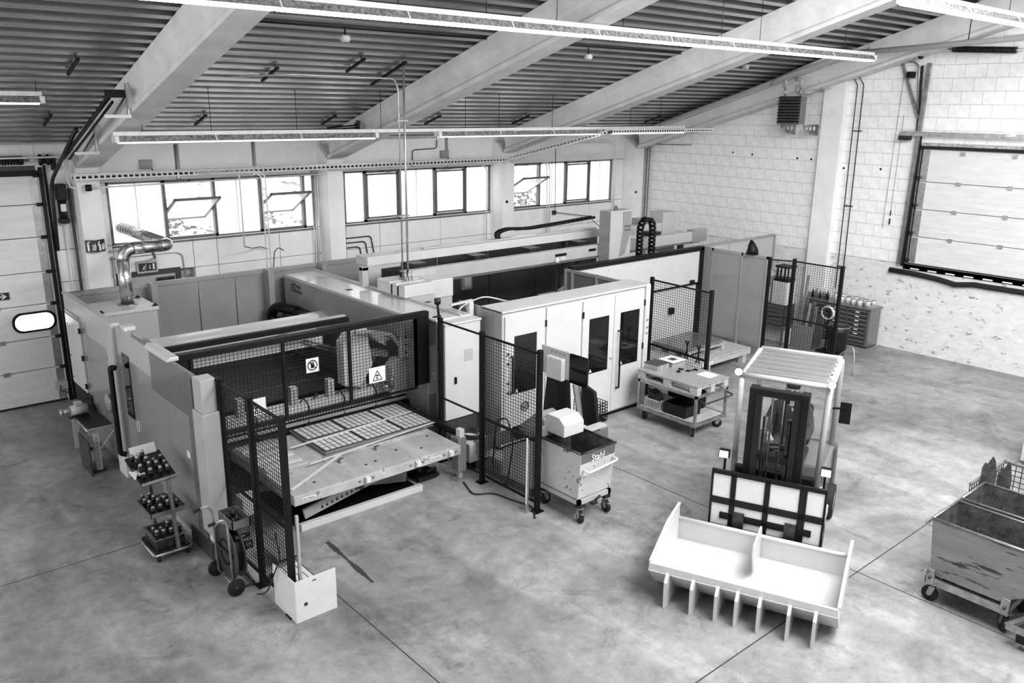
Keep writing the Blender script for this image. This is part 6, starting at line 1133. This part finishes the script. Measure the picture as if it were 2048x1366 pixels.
# bucket
t = thing('loading_bucket', 'long white steel bucket with ribs carried on the forklift forks', 'bucket', (8.2, 4.75, 0), RZ, local=True)
WB = .93
prof = [(.66, .44), (.62, .16), (1.0, .06), (1.50, .08), (1.76, .34), (1.72, .42)]
b = B(); vs = [(x, y, z) for y in (-WB, WB) for x, z in prof]; k = len(prof)
b.add(vs, [(i, i+1, i+1+k, i+k) for i in range(k-1)]); o = b.build('curved_shell', WHITE, t); o.modifiers.new('t', 'SOLIDIFY').thickness = .012
for s_ in (-1, 1): B().prism([(.66, .62)]+prof[1:]+[(1.12, .60)], 'y', s_*WB-.008, s_*WB+.008).build('side_plate', WHITE, t, bev=.002); B().bar((.66, s_*WB, .62), (1.12, s_*WB, .60), .03, .03).bar((1.12, s_*WB, .60), (1.72, s_*WB, .42), .03, .03).build('side_rim', WHITEG, t)
B().bar((1.74, -WB, .39), (1.74, WB, .39), .03, .07).build('cutting_edge', WHITEG, t); B().tube([(.66, -WB, .44), (.66, WB, .44)], .025, 8).build('top_tube', WHITEG, t)
for y in (-.72, -.45, -.2, .0, .22, .5, .74):
    B().prism([(1.02, .055), (1.50, .075), (1.79, .38), (1.86, .30), (1.84, .0), (1.78, .0), (1.55, .03), (1.0, .03)], 'y', y-.016, y+.016).build('rib', WHITEG, t)
for y in (-.28, .28): B().box(.66, 1.3, y-.08, y+.08, .005, .055).build('fork_pocket', LGREY, t)
B().prism([(.66, .5), (.7, .58), (1.08, .52), (1.1, .4), (.95, .15), (.66, .16)], 'y', -.010, .010).build('inner_divider', WHITE, t)

# --- driver
def skin_mesh(name, m, parent, nodes, edges, sub=2):
    me = bpy.data.meshes.new(name); me.from_pydata([nn[0] for nn in nodes], edges, []); o = bpy.data.objects.new(name, me); COL.objects.link(o)
    sk = o.modifiers.new('skin', 'SKIN'); sk.use_smooth_shade = True
    for i, nn in enumerate(nodes):
        r = nn[1]; me.skin_vertices[0].data[i].radius = (r, r) if not isinstance(r, tuple) else r
    me.skin_vertices[0].data[0].use_root = True
    su = o.modifiers.new('sub', 'SUBSURF'); su.levels = sub; su.render_levels = sub; me.materials.append(m)
    if parent is not None: o.parent = parent
    ORG[o] = (0, 0, 0); return o
D = thing('driver', 'person in dark workwear seated in the forklift, hands on the wheel', 'person', (8.2, 4.75, 0), RZ, local=True)
def hand(nodes, edges, w, s_):
    """wrist index w; fingers curl over the wheel rim"""
    p = Vector(nodes[w][0]); k = len(nodes); nodes.append((tuple(p+Vector((.05, -s_*.005, .01))), .024)); edges.append((w, k)); nodes.append((tuple(p+Vector((.085, -s_*.005, .01))), .020)); edges.append((k, k+1)); pc = Vector(nodes[k+1][0])
    for j, (dy, l) in enumerate(((-.028, .85), (-.009, 1.0), (.010, .95), (.028, .75))):
        a = len(nodes); nodes.append((tuple(pc+Vector((.022*l, dy, .006))), .0095)); nodes.append((tuple(pc+Vector((.045*l, dy, -.012))), .0085)); nodes.append((tuple(pc+Vector((.040*l, dy, -.038))), .0075)); edges.extend([(k+1, a), (a, a+1), (a+1, a+2)])
    a = len(nodes); nodes.append((tuple(Vector(nodes[k][0])+Vector((.01, -s_*.035, -.008))), .011)); nodes.append((tuple(Vector(nodes[k][0])+Vector((.04, -s_*.045, -.025))), .009)); edges.extend([(k, a), (a, a+1)])
N = [((-.78, 0, 1.06), (.15, .12)), ((-.80, 0, 1.25), (.13, .105)), ((-.80, 0, 1.42), (.16, .11)), ((-.79, 0, 1.52), (.10, .08)), ((-.77, 0, 1.58), .055), ((-.755, 0, 1.64), .060), ((-.75, 0, 1.72), (.078, .092)), ((-.75, 0, 1.79), (.072, .085))]
E_ = [(0, 1), (1, 2), (2, 3), (3, 4), (4, 5), (5, 6), (6, 7)]
for s_ in (-1, 1):
    i = len(N); N += [((-.79, s_*.19, 1.48), .062), ((-.66, s_*.25, 1.26), .045), ((-.46, s_*.19, 1.20), .034), ((-.38, s_*.16, 1.22), .026)]
    E_ += [(2, i), (i, i+1), (i+1, i+2), (i+2, i+3)]; hand(N, E_, i+3, s_)
    i = len(N); N += [((-.72, s_*.10, 1.04), .095), ((-.38, s_*.14, 1.06), .068), ((-.26, s_*.14, .86), .048), ((-.22, s_*.14, .74), .04), ((-.12, s_*.15, .74), .035)]
    E_ += [(0, i), (i, i+1), (i+1, i+2), (i+2, i+3), (i+3, i+4)]
body = skin_mesh('body', SKIN, D, N, E_, 2)
C_ = [((-.78, 0, 1.06), (.168, .138)), ((-.80, 0, 1.25), (.148, .122)), ((-.80, 0, 1.42), (.178, .128)), ((-.79, 0, 1.53), (.10, .085))]; CE = [(0, 1), (1, 2), (2, 3)]
for s_ in (-1, 1):
    i = len(C_); C_ += [((-.79, s_*.19, 1.48), .078), ((-.66, s_*.25, 1.26), .058), ((-.47, s_*.192, 1.20), .046)]; CE += [(2, i), (i, i+1), (i+1, i+2)]
    i = len(C_); C_ += [((-.72, s_*.10, 1.04), .108), ((-.38, s_*.14, 1.06), .082), ((-.26, s_*.14, .86), .062), ((-.225, s_*.14, .76), .055)]; CE += [(0, i), (i, i+1), (i+1, i+2), (i+2, i+3)]
skin_mesh('workwear', CLOTH, D, C_, CE, 2)
hb = B().ball((-.765, 0, 1.785), .095, 16, (1.05, .92, .85)); hb.build('hair', HAIR, D)
for s_ in (-1, 1):
    B().ball((-.668, s_*.032, 1.735), .011, 8).build('eye', BLACK, D); B().ball((-.75, s_*.083, 1.725), .022, 8, (.7, .5, 1.3)).build('ear', SKIN, D)
    B().box(-.28, -.08, s_*.15-.045, s_*.15+.045, .715, .77).build('shoe', BPLAST, D, bev=.02)
B().prism([(-.672, 1.74), (-.645, 1.70), (-.672, 1.695)], 'y', -.012, .012).build('nose', SKIN, D, bev=.004); B().box(-.673, -.664, -.022, .022, 1.668, 1.674).build('mouth', GREYDK, D)
